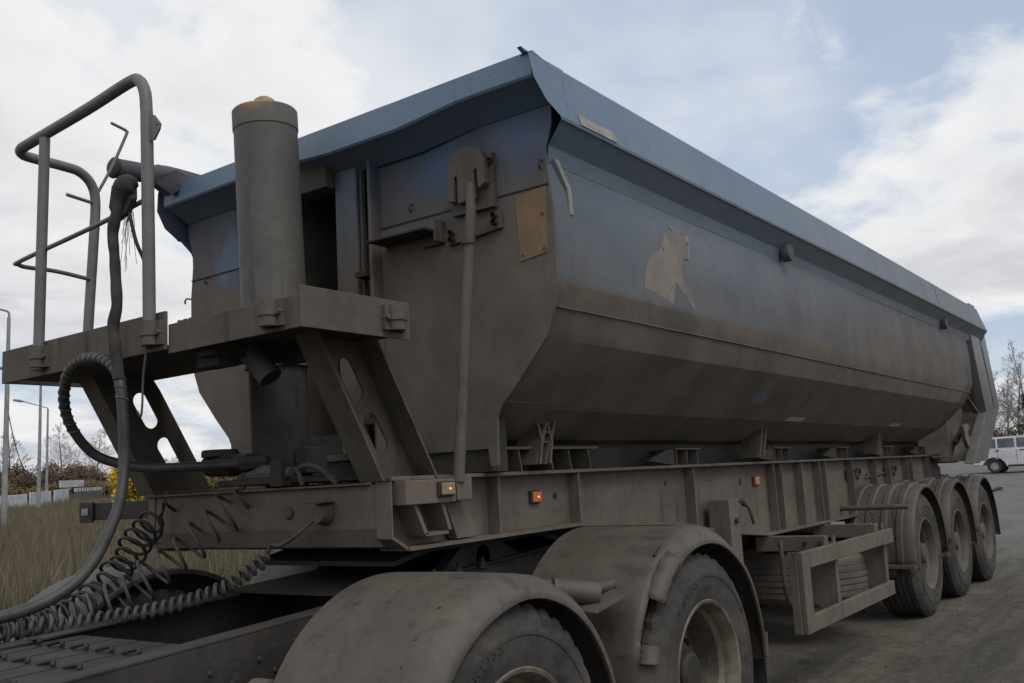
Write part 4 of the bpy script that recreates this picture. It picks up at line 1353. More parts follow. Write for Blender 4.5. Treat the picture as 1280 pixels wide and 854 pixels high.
# fifth wheel
FW = MB().prism([(2.75, 1.045), (2.95, 1.088), (3.75, 1.094), (3.95, 1.04), (3.95, 1.02), (3.74, 1.07), (2.96, 1.064), (2.75, 1.025)], 1, KY - 0.42, KY + 0.42).build('fifth_wheel', 'grease_black', K)
for s_ in (-1, 1):
    y = KY + s_ * 0.36
    MB().prism([(3.05, 0.955), (3.65, 0.985), (3.48, 1.068), (3.2, 1.062)], 1, y - 0.03, y + 0.03).build('fifth_wheel_mount', 'grease_black', FW)
    MB().lathe([(0.0, 0), (0.05, 0), (0.05, 0.06), (0.0, 0.06)], (3.35, y - 0.03, 1.01), 1, 12).build('pivot_pin', 'dark_steel', FW, smooth=40)
MB().hexa([(2.6, KY - 0.42, kz(2.6) + 0.013), (4.2, KY - 0.42, kz(4.2) + 0.013), (4.2, KY + 0.42, kz(4.2) + 0.013), (2.6, KY + 0.42, kz(2.6) + 0.013)],
          [(2.6, KY - 0.42, kz(2.6) + 0.025), (4.2, KY - 0.42, kz(4.2) + 0.025), (4.2, KY + 0.42, kz(4.2) + 0.025), (2.6, KY + 0.42, kz(2.6) + 0.025)]).build('mounting_plate', 'grease_black', FW)
for i in range(5):
    x = 2.62 + i * 0.16
    MB().prism([(x, kz(x) + 0.0115), (x + 0.05, kz(x) + 0.0115), (x + 0.03, kz(x) + 0.06), (x + 0.02, kz(x) + 0.06)], 1, 2.60, 2.615).build('rail_lug', 'dark_steel', K)


# lettering on the drive tyres, raised rubber letters bent round the sidewall
def tyre_letters(word, rad, size, a_mid):
    cu = bpy.data.curves.new('letters', 'FONT')
    cu.body = word
    cu.size = size
    cu.extrude = 0.0018
    cu.align_x = 'CENTER'
    cu.space_character = 1.25
    ob = bpy.data.objects.new('letters', cu)
    COL.objects.link(ob)
    dg = bpy.context.evaluated_depsgraph_get()
    me = bpy.data.meshes.new_from_object(ob.evaluated_get(dg))
    bpy.data.objects.remove(ob)
    for v in me.vertices:
        x, y, z = v.co
        a = a_mid - x / rad
        r_ = rad + y
        # seen from -y the wheel's +x is to the right
        v.co = (r_ * math.cos(a), -z - 0.0005, r_ * math.sin(a))
    me.materials.clear()
    me.materials.append(MATS['tyre_letter'])
    return me


LET = tyre_letters('CROSS', 0.372, 0.058, R(118))
ZK = {2.42: 0.458, 3.77: 0.488}
for x, z in ZK.items():
    wheel(K, x, 1.79, z, False, 'K', LET)
    wheel(K, x, 2.41, z, True, 'K')
    wheel(K, x, 2 * KY - 1.79, z, True, 'K')
    wheel(K, x, 2 * KY - 2.41, z, False, 'K')


def quarter_guard(xc, zc, r, a0, a1, s_, name='mudguard', edge=True, wob=0.0, cut=None, n=36):
    """smooth plastic guard: broad top sheet, bevelled outer edge turned down over the tyre"""
    sec = [(0.012, -0.075), (0.0, -0.072), (0.0, -0.062), (0.005, -0.05), (0.045, -0.014), (0.075, -0.002), (0.11, 0.0), (0.35, 0.004), (0.62, 0.0), (0.625, -0.02)]
    vs, fs = [], []
    for i in range(n + 1):
        a = a0 + (a1 - a0) * i / n
        for (dy, dr) in sec:
            yy = 1.785 + dy
            rad = r + dr + wob * mnoise.noise(Vector((a * 2.2, dy * 3, xc)))
            if s_ > 0:
                yy = 2 * KY - yy
            vs.append((xc + rad * math.cos(a), yy, zc + rad * math.sin(a)))
    m_ = len(sec)
    for i in range(n):
        for j in range(m_ - 1):
            if cut and cut(i / n, j):
                continue
            q = i * m_ + j
            fs.append((q, q + 1, q + m_ + 1, q + m_))
    o = MB().add(vs, fs).build(name, 'fender_plastic', K, smooth=45)
    sd = o.modifiers.new('t', 'SOLIDIFY')
    sd.thickness = 0.005
    sd.offset = 0
    return o


for s_ in (-1, 1):
    g1 = quarter_guard(2.47, 0.455, 0.578, R(-6), R(196), s_, wob=0.004)
    if s_ < 0:
        # rear guard: its turned-down edge is torn away over the front of the tyre
        A0, A1 = -4, 192

        def cut(t_, j):
            a = A0 + (A1 - A0) * t_
            return 121 < a < 160 and j < 4
        g2 = quarter_guard(3.80, 0.492, 0.606, R(A0), R(A1), s_, wob=0.008, cut=cut, n=98)
        # broken strips of that edge, bent outwards
        def strip(a0, a1, off_y, off_r, j0, j1, droop):
            sec = [(0.0, -0.072), (0.0, -0.062), (0.005, -0.05), (0.045, -0.014), (0.075, -0.002)][j0:j1]
            n_ = 9
            vs, fs = [], []
            for i in range(n_ + 1):
                a = R(a0 + (a1 - a0) * i / n_)
                for (dy, dr) in sec:
                    rad = 0.606 + dr + off_r + droop * (i / n_) ** 2 + 0.004 * math.sin(i * 2.1 + dy * 60)
                    vs.append((3.80 + rad * math.cos(a), 1.785 + dy + off_y - droop * 0.6 * (i / n_), 0.492 + rad * math.sin(a)))
            m_ = len(sec)
            for i in range(n_):
                for j in range(m_ - 1):
                    q = i * m_ + j
                    fs.append((q, q + 1, q + m_ + 1, q + m_))
            o = MB().add(vs, fs).build('broken_strip', 'fender_plastic', g2, smooth=45)
            sd = o.modifiers.new('t', 'SOLIDIFY')
            sd.thickness = 0.006
            sd.offset = 0
        strip(119, 142, -0.006, 0.012, 0, 4, -0.015)
        strip(160, 167, -0.006, 0.004, 0, 4, 0.022)
        MB().tube([(2.97, 2.03, 0.925), (3.10, 1.915, 0.895), (3.102, 1.913, 0.8945)], [0.042, 0.044, 0.03], 20).build('strut_clamp', 'fender_plastic', g2, smooth=30)
        MB().tube([(3.08, 1.955, 0.905), (3.30, 1.97, 0.905)], 0.021, 14).build('guard_strut', 'fender_plastic', g2, smooth=30)
        MB().tube([(2.92, 2.10, 0.935), (3.05, 2.02, 0.925)], 0.03, 14).build('guard_strut', 'fender_plastic', g2, smooth=30)
        MB().hexa([(2.96, 1.84, 0.845), (3.24, 1.84, 0.885), (3.27, 2.05, 0.89), (3.0, 2.05, 0.85)], [(2.96, 1.84, 0.851), (3.24, 1.84, 0.891), (3.27, 2.05, 0.896), (3.0, 2.05, 0.856)]).build('strut_shelf', 'fender_plastic', g2)
        MB().hexa([(4.385, 1.80, 0.44), (4.40, 1.80, 0.44), (4.40, 2.36, 0.44), (4.385, 2.36, 0.44)], [(4.40, 1.80, 0.56), (4.415, 1.80, 0.56), (4.415, 2.36, 0.56), (4.40, 2.36, 0.56)]).build('guard_hem', 'dusty_steel', g2)
        MB().hexa([(4.42, 1.82, 0.13), (4.43, 1.82, 0.13), (4.43, 2.40, 0.13), (4.42, 2.40, 0.13)], [(4.402, 1.82, 0.437), (4.412, 1.82, 0.437), (4.412, 2.40, 0.437), (4.402, 2.40, 0.437)]).build('mud_flap', 'rubber_hose', g2)
        # screws in the front guard
        for (a, dy) in ((118, 0.13), (131, 0.13), (140, 0.13), (149, 0.125), (158, 0.12)):
            p = (2.47 + 0.579 * math.cos(R(a)), 1.785 + dy, 0.455 + 0.579 * math.sin(R(a)))
            MB().tube([p, (p[0] + 0.004 * math.cos(R(a)), p[1], p[2] + 0.004 * math.sin(R(a)))], 0.006, 8).build('screw', 'dark_steel', g1)
        # cracks, thin dark gaps lifted at their lips
        MB().tube(spline([(3.46, 1.86, 1.002), (3.56, 1.865, 1.044), (3.63, 1.87, 1.064), (3.70, 1.885, 1.085)], 4), 0.006, 6).build('crack_lip', 'grease_black', g2)
        MB().tube(spline([(3.10, 2.27, 0.772), (3.20, 2.33, 0.875), (3.235, 2.24, 0.905), (3.225, 2.12, 0.90), (3.20, 2.02, 0.875)], 4), 0.005, 6).build('crack_lip', 'grease_black', g2)
        MB().tube(spline([(3.70, 2.22, 1.092), (3.76, 2.16, 1.099), (3.80, 2.12, 1.1005)], 4), 0.005, 6).build('crack_lip', 'grease_black', g2)
    else:
        quarter_guard(3.80, 0.492, 0.606, R(-4), R(176), s_, wob=0.006)

# ------------------------------------------------------------------ hoses between tractor and trailer
HP = [(2.6, 3.257, 1.468), (2.5, 3.393, 1.464), (2.38, 3.615, 1.468), (2.3, 3.726, 1.485), (2.2, 3.817, 1.539), (2.1, 3.817, 1.65), (2.04, 3.773, 1.761), (1.99, 3.647, 1.857), (1.97, 3.5, 1.89), (1.955, 3.332, 1.869), (1.95, 3.226, 1.796), (1.95, 3.192, 1.644), (1.95, 3.185, 1.469), (1.92, 3.16, 1.34), (1.88, 3.153, 1.244), (1.82, 3.15, 1.14), (1.74, 3.149, 1.063), (1.64, 3.164, 1.013), (1.52, 3.179, 0.988), (1.38, 3.188, 0.984), (1.1, 3.19, 0.99), (0.7, 3.18, 1.0)]
HS = spline(HP, 8)
hose = thing('hydraulic_hose', 'thick black hydraulic hose looping from the hoist valve up and down to the truck', 'hose', (1.95, 3.2, 0.98))
MB().tube(HS, 0.0205, 14).build('hose_body', 'rubber_hose', hose, smooth=60)
b = MB()
seg = HS[38:86]
wrap = []
for i in range(len(seg) * 5):
    t_ = i / 5
    j = min(int(t_), len(seg) - 2)
    p = seg[j].lerp(seg[j + 1], t_ - j)
    d = (seg[j + 1] - seg[j]).normalized()
    u = d.cross(Vector((0, 0, 1)))
    u = u.normalized() if u.length > 1e-3 else d.orthogonal().normalized()
    w = u.cross(d)
    a = i * 0.62
    wrap.append(p + (u * math.cos(a) + w * math.sin(a)) * 0.021)
b.tube(wrap, 0.0042, 5)
b.build('spiral_wrap', 'pale_hose', hose, smooth=60)
MB().tube([(2.56, 3.31, 1.466), (2.63, 3.22, 1.468)], [0.03, 0.03], 6).build('hose_fitting', 'dark_steel', hose)

BP = [(2.0, 3.185, 2.545), (1.975, 3.205, 2.535), (1.955, 3.225, 2.50), (1.945, 3.235, 2.434), (1.945, 3.262, 2.35), (1.945, 3.25, 2.26), (1.945, 3.238, 2.15), (1.942, 3.226, 2.06), (1.94, 3.245, 1.99), (1.94, 3.232, 1.91), (1.945, 3.225, 1.85), (1.945, 3.215, 1.78)]
cable = thing('cable_bundle', 'rag-wrapped cable bundle tied to the near railing post, hanging down to the hose', 'cable', (1.95, 3.22, 1.78))
BS = spline(BP, 6)
rr_ = []
for i, p in enumerate(BS):
    base = 0.021 + 0.006 * mnoise.noise(p * 14)
    if i < 16:
        base = 0.016 + 0.030 * math.sin(math.pi * min(1, i / 16)) ** 1.2
    rr_.append(base)
MB().tube(BS, rr_, 12).build('wrapped_cables', 'rag', cable, smooth=60)
MB().add([(1.985, 3.19, 2.56), (1.955, 3.29, 2.545), (1.95, 3.30, 2.46), (1.955, 3.27, 2.40), (1.965, 3.21, 2.42), (1.97, 3.18, 2.47), (2.0, 3.19, 2.555), (1.985, 3.29, 2.54), (1.98, 3.30, 2.46), (1.985, 3.27, 2.405), (1.99, 3.21, 2.425), (1.995, 3.18, 2.475)],
         [(0, 1, 2, 3, 4, 5), (11, 10, 9, 8, 7, 6), (0, 6, 7, 1), (1, 7, 8, 2), (2, 8, 9, 3), (3, 9, 10, 4), (4, 10, 11, 5), (5, 11, 6, 0)]).build('cloth_knot', 'rag', cable)
b = MB()
rnd = random.Random(5)
for i in range(16):
    y = 3.20 + rnd.uniform(-0.02, 0.03)
    x = 1.975 + rnd.uniform(-0.01, 0.01)
    z = 2.43 + rnd.uniform(-0.02, 0.02)
    ln = rnd.uniform(0.06, 0.22)
    b.tube([(x, y, z), (x + rnd.uniform(-.01, .01), y + rnd.uniform(-.015, .015), z - ln * 0.5), (x + rnd.uniform(-.02, .02), y + rnd.uniform(-.03, .03), z - ln)], 0.0012, 3)
b.build('loose_threads', 'rag', cable)
MB().tube(spline([(1.98, 3.225, 2.45), (1.985, 3.20, 2.38), (1.99, 3.175, 2.30), (2.02, 3.155, 2.2), (2.03, 3.150, 2.05), (2.02, 3.14, 1.95)], 5), 0.007, 8).build('thin_cable', 'dark_hose', cable, smooth=60)
MB().tube(spline([(2.02, 3.14, 1.95), (2.0, 3.13, 1.86), (2.0, 3.145, 1.78), (2.0, 3.15, 1.68), (2.0, 3.16, 1.64), (2.0, 3.18, 1.66)], 5), 0.004, 6).build('loose_wire', 'pale_hose', cable, smooth=60)

C1 = [(2.55, 3.873, 1.25), (2.45, 3.842, 1.197), (2.35, 3.804, 1.102), (2.25, 3.759, 1.013), (2.15, 3.736, 0.939), (2.0, 3.674, 0.895), (1.85, 3.623, 0.88), (1.7, 3.552, 0.88), (1.4, 3.50, 0.90), (1.0, 3.45, 0.93)]
o = thing('coiled_hose', 'dark slack coiled air hose with wide loops at the far end of the front beam', 'hose', (2.0, 3.68, 0.87), 'coiled hoses behind the cab')
MB().tube(coil(C1, 0.064, 34, 14, 0.03, 0.18, 3), 0.0075, 8).build('coil', 'dark_hose', o, smooth=60)
MB().tube(spline([(2.55, 3.873, 1.25), (2.57, 3.88, 1.29), (2.56, 3.86, 1.33), (2.55, 3.82, 1.31), (2.60, 3.83, 1.28)], 5), 0.0075, 8).build('hose_end', 'dark_hose', o, smooth=60)
C2 = [(2.6, 3.338, 1.364), (2.57, 3.37, 1.292), (2.5, 3.424, 1.211), (2.42, 3.477, 1.132), (2.33, 3.539, 1.05), (2.24, 3.596, 0.976), (2.15, 3.647, 0.925), (2.05, 3.676, 0.892), (1.92, 3.68, 0.88), (1.75, 3.656, 0.88), (1.4, 3.6, 0.90), (1.0, 3.55, 0.92)]
o = thing('coiled_hose', 'grey coiled air hose stretched in wide open turns across the front beam', 'hose', (2.1, 3.6, 0.87), 'coiled hoses behind the cab')
MB().tube(coil(C2, 0.072, 23, 16, 0.04, 0.12, 8), 0.0072, 8).build('coil', 'pale_hose', o, smooth=60)
MB().tube(spline([(2.6, 3.338, 1.364), (2.6, 3.325, 1.39), (2.6, 3.29, 1.405), (2.6, 3.206, 1.41), (2.6, 3.10, 1.412)], 5), 0.0085, 8).build('hose_end', 'pale_hose', o, smooth=60)
C3 = [(2.5, 3.06, 1.105), (2.47, 3.078, 1.064), (2.42, 3.114, 1.026), (2.36, 3.159, 0.98), (2.28, 3.226, 0.948), (2.18, 3.311, 0.92), (2.07, 3.401, 0.905), (1.96, 3.486, 0.895), (1.85, 3.53, 0.895), (1.74, 3.56, 0.895), (1.4, 3.52, 0.90), (1.0, 3.48, 0.91)]
o = thing('coiled_hose', 'tightly coiled grey cable running from the socket on the front beam to the truck', 'hose', (2.1, 3.35, 0.88), 'coiled hoses behind the cab')
MB().tube(coil(C3, 0.024, 52, 12, 0.02, 0.10, 6), 0.0082, 8).build('coil', 'pale_hose', o, smooth=60)
MB().tube(spline([(2.5, 3.06, 1.105), (2.5, 3.052, 1.13), (2.5, 3.03, 1.134), (2.5, 2.983, 1.132), (2.52, 2.911, 1.171), (2.56, 2.862, 1.222), (2.585, 2.838, 1.243)], 5), [0.0085] * 31, 8).build('hose_end', 'pale_hose', o, smooth=60)

# ------------------------------------------------------------------ white estate car in the yard
def car():
    # local frame: x forward (image right), y to the car's left... built in world axes: forward = -Y, across = X
    o_x, o_y = 43.4, 7.25      # rear axle, near side
    z0 = rise(o_x, o_y) + 0.03
    k = 1.02
    A = thing('estate_car', 'white estate car parked in the yard beyond the trailer tail', 'car', (o_x + 0.8, o_y - 1.2, z0))

    def P(f, a, z):
        return (o_x + a * k, o_y - f * k, z0 + z * k)
    # side outline (f forward from rear axle, z)
    W = 1.62
    low = [(-0.78, 0.34), (-0.80, 0.62), (-0.74, 0.92), (0.4, 0.94), (1.55, 0.93), (2.15, 0.90), (3.05, 0.80), (3.17, 0.70), (3.20, 0.36), (2.85, 0.24), (2.78, 0.40), (2.62, 0.56), (2.40, 0.60), (2.18, 0.56), (2.02, 0.40), (1.95, 0.22), (0.45, 0.22), (0.38, 0.40), (0.22, 0.56), (0.0, 0.61), (-0.22, 0.56), (-0.38, 0.40), (-0.45, 0.30)]
    b = MB()
    n = len(low)
    vs = [P(f, 0.0, z) for f, z in low] + [P(f, W, z) for f, z in low]
    b.add(vs, [tuple(range(n)), tuple(range(n, 2 * n))[::-1]] + [(i, (i + 1) % n, (i + 1) % n + n, i + n) for i in range(n)])
    body = b.build('body', 'car_white', A, bevel=0.03)
    roof = [(-0.73, 0.945), (-0.56, 1.38), (-0.45, 1.42), (1.15, 1.43), (1.30, 1.39), (1.98, 0.93)]
    ins = 0.10
    n = len(roof)
    def side(base):
        return [P(f, base + (ins if z > 1.2 else 0.02) * (1 if base < 0.5 else -1), z) for f, z in roof]
    vs = side(0) + side(W)
    MB().add(vs, [tuple(range(n)), tuple(range(n, 2 * n))[::-1]] + [(i, (i + 1) % n, (i + 1) % n + n, i + n) for i in range(n)]).build('cabin', 'car_white', A, bevel=0.02)

    def pane(poly, name='window'):
        for s2, base in ((1, 0.0), (-1, W)):
            q = []
            for f, z in poly:
                a = (0.02 + (ins - 0.02) * (z - 0.94) / 0.45)
                a = base + s2 * (a - 0.008)
                q.append(P(f, a, z))
            q2 = [(x + 0.004 * s2 * k, y, z) for x, y, z in q]
            m_ = len(q)
            MB().add(q + q2, [tuple(range(m_)), tuple(range(m_, 2 * m_))[::-1]] + [(i, (i + 1) % m_, (i + 1) % m_ + m_, i + m_) for i in range(m_)]).build(name, 'car_glass', A)
    pane([(-0.56, 0.99), (-0.47, 1.34), (0.12, 1.35), (0.12, 0.99)])
    pane([(0.19, 0.99), (0.19, 1.35), (0.80, 1.36), (0.80, 0.99)])
    pane([(0.88, 0.99), (0.88, 1.36), (1.18, 1.36), (1.60, 0.99)])
    for f, z in ((0.08, 0.90), (0.98, 0.90), (-0.5, 0.90)):
        MB().box(o_x - 0.03, o_x - 0.001, o_y - (f + 0.16) * k, o_y - f * k, z0 + 0.87 * k, z0 + 0.90 * k).build('door_handle', 'car_black', A)
    for f in (0.15, 0.84):
        MB().box(o_x - 0.004, o_x - 0.0005, o_y - (f + 0.012) * k, o_y - f * k, z0 + 0.30 * k, z0 + 0.93 * k).build('door_gap', 'car_black', A)
    MB().box(o_x - 0.02, o_x - 0.001, o_y - 1.9 * k, o_y - 0.5 * k, z0 + 0.225 * k, z0 + 0.30 * k).build('sill', 'car_black', A)
    for f in (0.0, 2.40):
        for a in (0.02, W - 0.17):
            c = P(f, a, 0.29)
            w = MB().lathe([(0.17, 0.02), (0.20, 0.0), (0.27, 0.0), (0.29, 0.03), (0.29, 0.14), (0.27, 0.17), (0.17, 0.16)], (c[0], c[1], z0 + 0.29 * k - 0.02), 0, 28).build('wheel', 'car_black', A, smooth=35)
            MB().lathe([(0.0, 0.04), (0.06, 0.03), (0.17, 0.045), (0.19, 0.02)], (c[0], c[1], z0 + 0.29 * k - 0.02), 0, 20).build('wheel_cover', 'pole_grey', w, smooth=35)
    MB().box(o_x + 0.02, o_x + 0.30, o_y + 0.80 * k, o_y + 0.84 * k, z0 + 0.6, z0 + 0.95).build('tail_lamp', 'car_red', A)
    MB().box(o_x + 1.5, o_x + 1.78, o_y + 0.80 * k, o_y + 0.84 * k, z0 + 0.6, z0 + 0.95).build('tail_lamp', 'car_red', A)
    MB().box(o_x + 0.0, o_x + W * k, o_y + 0.79 * k, o_y + 0.90 * k, z0 + 0.40, z0 + 0.56).build('bumper', 'car_black', A, bevel=0.02)
    MB().box(o_x + 0.0, o_x + W * k, o_y - 3.30 * k, o_y - 3.19 * k, z0 + 0.40, z0 + 0.56).build('bumper', 'car_black', A, bevel=0.02)


car()

# ------------------------------------------------------------------ street lamps, fence
def street_lamp(x, y, h, label, arm_dir, style=0):
    z = rise(x, y) - 0.1
    L = thing('street_lamp', label, 'street lamp', (x, y, z), 'lamp posts along the field')
    MB().tube([(x, y, z), (x, y, z + h * 0.5), (x, y, z + h - 0.2)], [0.11, 0.085, 0.06], 10).build('pole', 'pole_grey', L, smooth=50)
    dx, dy = arm_dir
    if style == 0:
        MB().tube(spline([(x, y, z + h - 0.25), (x, y, z + h - 0.05), (x + dx * 0.12, y + dy * 0.12, z + h + 0.05), (x + dx * 0.6, y + dy * 0.6, z + h + 0.15)], 5), 0.04, 8).build('arm', 'pole_grey', L, smooth=50)
        e = (x + dx * 0.6, y + dy * 0.6, z + h + 0.15)
    else:
        MB().tube([(x, y, z + h - 0.25), (x, y, z + h - 0.15), (x + dx * 1.6, y + dy * 1.6, z + h + 0.35)], 0.035, 8).build('arm', 'pole_grey', L, smooth=50)
        e = (x + dx * 1.6, y + dy * 1.6, z + h + 0.35)
    d = Vector((dx, dy, 0.18)).normalized()
    MB().tube([Vector(e) - d * 0.05, Vector(e) + d * 0.25, Vector(e) + d * 0.6, Vector(e) + d * 0.68], [0.05, 0.10, 0.085, 0.03], 10).build('lamp_head', 'pole_grey', L, smooth=50)
    return L


left = (-0.9, 0.43)
street_lamp(16.45, 34.3, 8.0, 'nearest lamp post, tall with short curved arm, at the left picture edge', left, 0)
street_lamp(26.1, 50.7, 7.6, 'lamp post with a bent arm at mid height of the sky left of the platform', left, 1)
street_lamp(35.2, 67.3, 7.3, 'farthest lamp post, thin with a long level arm above the white fence', left, 1)
wire = MB()
pa, pb = Vector((16.45, 34.3, 5.0)), Vector((26.1, 50.7, 3.9))
wire.tube([pa.lerp(pb, t_ / 12) - Vector((0, 0, 1.5 * (1 - (t_ / 6 - 1) ** 2))) for t_ in range(13)], 0.018, 5)
tag(wire.build('overhead_wire', 'dark_hose'), 'sagging dark wire strung between the two nearer lamp posts', 'wire')

F = thing('concrete_fence', 'row of white concrete fence slabs with dark gaps at the far edge of the field', 'fence', (29.8, 58.9, rise(29.8, 58.9)))


def slab(p0, p1, h, th=0.12, mat='concrete_white', name='fence_slab', zo=0.0):
    d = Vector((p1[0] - p0[0], p1[1] - p0[1], 0)).normalized()
    nrm = Vector((-d.y, d.x, 0)) * th
    za, zb = rise(*p0) + zo, rise(*p1) + zo
    a = [(p0[0], p0[1], za), (p1[0], p1[1], zb), (p1[0] + nrm.x, p1[1] + nrm.y, zb), (p0[0] + nrm.x, p0[1] + nrm.y, za)]
    MB().hexa(a, [(x, y, z + h) for x, y, z in a]).build(name, mat, F, bevel=0.02)


slab((24.4, 54.8), (29.55, 58.75), 1.05, zo=0.02)
slab((30.1, 59.4), (33.4, 63.2), 1.10, zo=0.05)
slab((34.2, 64.2), (37.3, 68.1), 1.10, zo=0.08)
slab((37.9, 69.0), (47.5, 81.0), 0.75, 0.12, 'concrete_dark', zo=0.05)
slab((24.3, 55.1), (48.0, 82.0), 0.62, 0.10, 'concrete_dark', 'fence_plinth', -0.02)
slab((44.0, 79.2), (49.5, 84.5), 0.30, 0.15, 'concrete_white', 'fence_slab', 0.8)
slab((39.6, 73.5), (43.2, 76.5), 0.55, 0.15, 'concrete_white', 'fence_slab', 1.25)
for i in range(12):
    x = 40 + i * 0.75
    y = 71.6 + i * 0.94
    z = rise(x, y)
    MB().tube([(x, y, z), (x, y, z + 1.5)], 0.03, 5).build('fence_stake', 'concrete_dark', F)


# ------------------------------------------------------------------ vegetation
def bare_tree(x, y, h, seed, label, bark, twig, group, spread=0.5, levels=5, lean=(0, 0), leaf=None, dens=1.0, name='bare_tree', cat='tree', twig_r=0.012, clear=0.28):
    rnd = random.Random(seed)
    z0 = rise(x, y) - 0.1
    t_ = thing(name, label, cat, (x, y, z0), group)
    trunk = MB()
    crown = MB()
    leaves = MB()
    pts = []
    p = Vector((x, y, z0))
    d = Vector((lean[0], lean[1], 1)).normalized()
    n = 9
    for i in range(n + 1):
        pts.append(p.copy())
        d = (d + Vector((rnd.uniform(-.06, .06), rnd.uniform(-.06, .06), 0.03))).normalized()
        p += d * h / n
    r_b = h * 0.014
    trunk.tube(pts, [r_b * (1 - 0.9 * i / n) + 0.008 for i in range(n + 1)], 7)

    def branch(p, d, ln, r_, lev):
        q = [p]
        dd = d.copy()
        k = 4
        for i in range(k):
            dd = (dd + Vector((rnd.uniform(-.18, .18), rnd.uniform(-.18, .18), rnd.uniform(-.02, .16)))).normalized()
            q.append(q[-1] + dd * ln / k)
        crown.tube(q, [max(r_ * (1 - 0.7 * i / k), twig_r * 0.6) for i in range(k + 1)], 3 if lev > 0 else 4, caps=False)
        if leaf and lev >= 1:
            for i in range(int(5 * dens)):
                c = q[rnd.randrange(1, k + 1)] + Vector((rnd.gauss(0, .16), rnd.gauss(0, .16), rnd.gauss(0, .16)))
                u = Vector((rnd.gauss(0, 1), rnd.gauss(0, 1), rnd.gauss(0, 1))).normalized()
                w = u.orthogonal().normalized()
                s_ = rnd.uniform(0.04, 0.09)
                leaves.add([c - u * s_, c + w * s_ * 0.6, c + u * s_, c - w * s_ * 0.6], [(0, 1, 2, 3)])
        if lev < levels - 1:
            m_ = rnd.randint(3, 4) if lev < 2 else rnd.randint(2, 4)
            for i in range(m_):
                tpos = rnd.uniform(0.25, 1.0)
                j = min(int(tpos * k), k - 1)
                pp = q[j].lerp(q[j + 1], tpos * k - j)
                side = Vector((rnd.gauss(0, 1), rnd.gauss(0, 1), rnd.gauss(0.15, 0.6))).normalized()
                nd = (dd * 0.75 + side * 0.65).normalized()
                branch(pp, nd, ln * rnd.uniform(0.42, 0.68), r_ * 0.55, lev + 1)
    nb = int(15 * dens)
    for i in range(nb):
        t2 = clear + (1 - clear) * (i + rnd.random()) / nb
        j = min(int(t2 * n), n - 1)
        pp = pts[j].lerp(pts[j + 1], t2 * n - j)
        a = rnd.uniform(0, 2 * math.pi)
        up_ = rnd.uniform(0.35, 1.0)
        d2 = Vector((math.cos(a), math.sin(a), up_)).normalized()
        branch(pp, d2, h * spread * (1.12 - t2) * rnd.uniform(0.5, 0.9), r_b * 0.45 * (1.1 - t2), 1)
    trunk.build('trunk', bark, t_, smooth=60)
    if crown.v:
        crown.build('branches', twig, t_)
    if leaf and leaves.v:
        leaves.build('crown', leaf, t_)
    return t_


def shrub(x, y, w, h, seed, label, leafm, group, n=900, name='shrub', twig='twig_brown', size=(0.07, 0.15), cat='shrub'):
    rnd = random.Random(seed)
    z0 = rise(x, y) - 0.05
    t_ = thing(name, label, cat, (x, y, z0), group)
    st = MB()
    lv = MB()
    tips = []
    for i in range(int(10 + w * 5)):
        a = rnd.uniform(0, 2 * math.pi)
        rad = rnd.uniform(0, 0.45) * w
        hh = h * rnd.uniform(0.55, 1.0) * (1 - 0.35 * (rad / (0.5 * w)) ** 2)
        b0 = Vector((x + math.cos(a) * rad * 0.5, y + math.sin(a) * rad * 0.5, z0))
        tip = Vector((x + math.cos(a) * rad, y + math.sin(a) * rad, z0 + hh))
        mid = b0.lerp(tip, 0.5) + Vector((rnd.uniform(-.15, .15), rnd.uniform(-.15, .15), 0))
        st.tube([b0, mid, tip], [0.03, 0.02, 0.008], 4, caps=False)
        tips.append((b0, mid, tip))
        for q in range(5):
            t2 = rnd.uniform(0.3, 1)
            s0 = mid.lerp(tip, t2)
            e = s0 + Vector((rnd.gauss(0, .3), rnd.gauss(0, .3), abs(rnd.gauss(.3, .25)))) * (h / 3)
            st.tube([s0, e], [0.01, 0.006], 3, caps=False)
            tips.append((s0, s0.lerp(e, .5), e))
    for i in range(n):
        a_, m_, e = tips[rnd.randrange(len(tips))]
        t2 = rnd.random() ** 0.6
        c = (a_.lerp(m_, t2 * 2) if t2 < 0.5 else m_.lerp(e, t2 * 2 - 1)) + Vector((rnd.gauss(0, .12), rnd.gauss(0, .12), rnd.gauss(0, .12))) * (h / 2.2)
        if c.z < z0 + 0.05:
            c.z = z0 + 0.1
        u = Vector((rnd.gauss(0, 1), rnd.gauss(0, 1), rnd.gauss(0, 1))).normalized()
        w_ = u.orthogonal().normalized()
        s_ = rnd.uniform(*size)
        lv.add([c - u * s_, c + w_ * s_ * 0.55, c + u * s_, c - w_ * s_ * 0.55], [(0, 1, 2, 3)])
    st.build('stems', twig, t_)
    lv.build('foliage', leafm, t_)
    return t_


TG = 'bare trees beyond the field'
bare_tree(51.5, 106.5, 7.6, 11, 'bare grey tree at the left edge beyond the fence', 'bark_grey', 'twig_brown', TG, 0.50, 5, twig_r=0.013, dens=2.2)
bare_tree(62.0, 114.5, 9.0, 14, 'bare round-topped tree standing right of the lamp posts', 'bark_grey', 'twig_grey', TG, 0.50, 5, twig_r=0.013, dens=2.2)
bare_tree(70.0, 121.0, 9.0, 17, 'bare tree showing inside the loop of the thick hose', 'bark_grey', 'twig_grey', TG, 0.50, 5, twig_r=0.013, dens=2.2)
bare_tree(81.0, 119.0, 5.6, 23, 'small bare round tree seen through the lower slot of the far brace', 'bark_grey', 'twig_grey', TG, 0.50, 5, twig_r=0.013, dens=2.2)
rs = random.Random(77)
SCR = {'leaf_brown': 'dull brown bush in the scrub belt behind the white fence', 'leaf_russet': 'russet-leaved bush in the scrub belt behind the white fence', 'leaf_olive': 'olive-yellow bush in the scrub belt behind the white fence'}
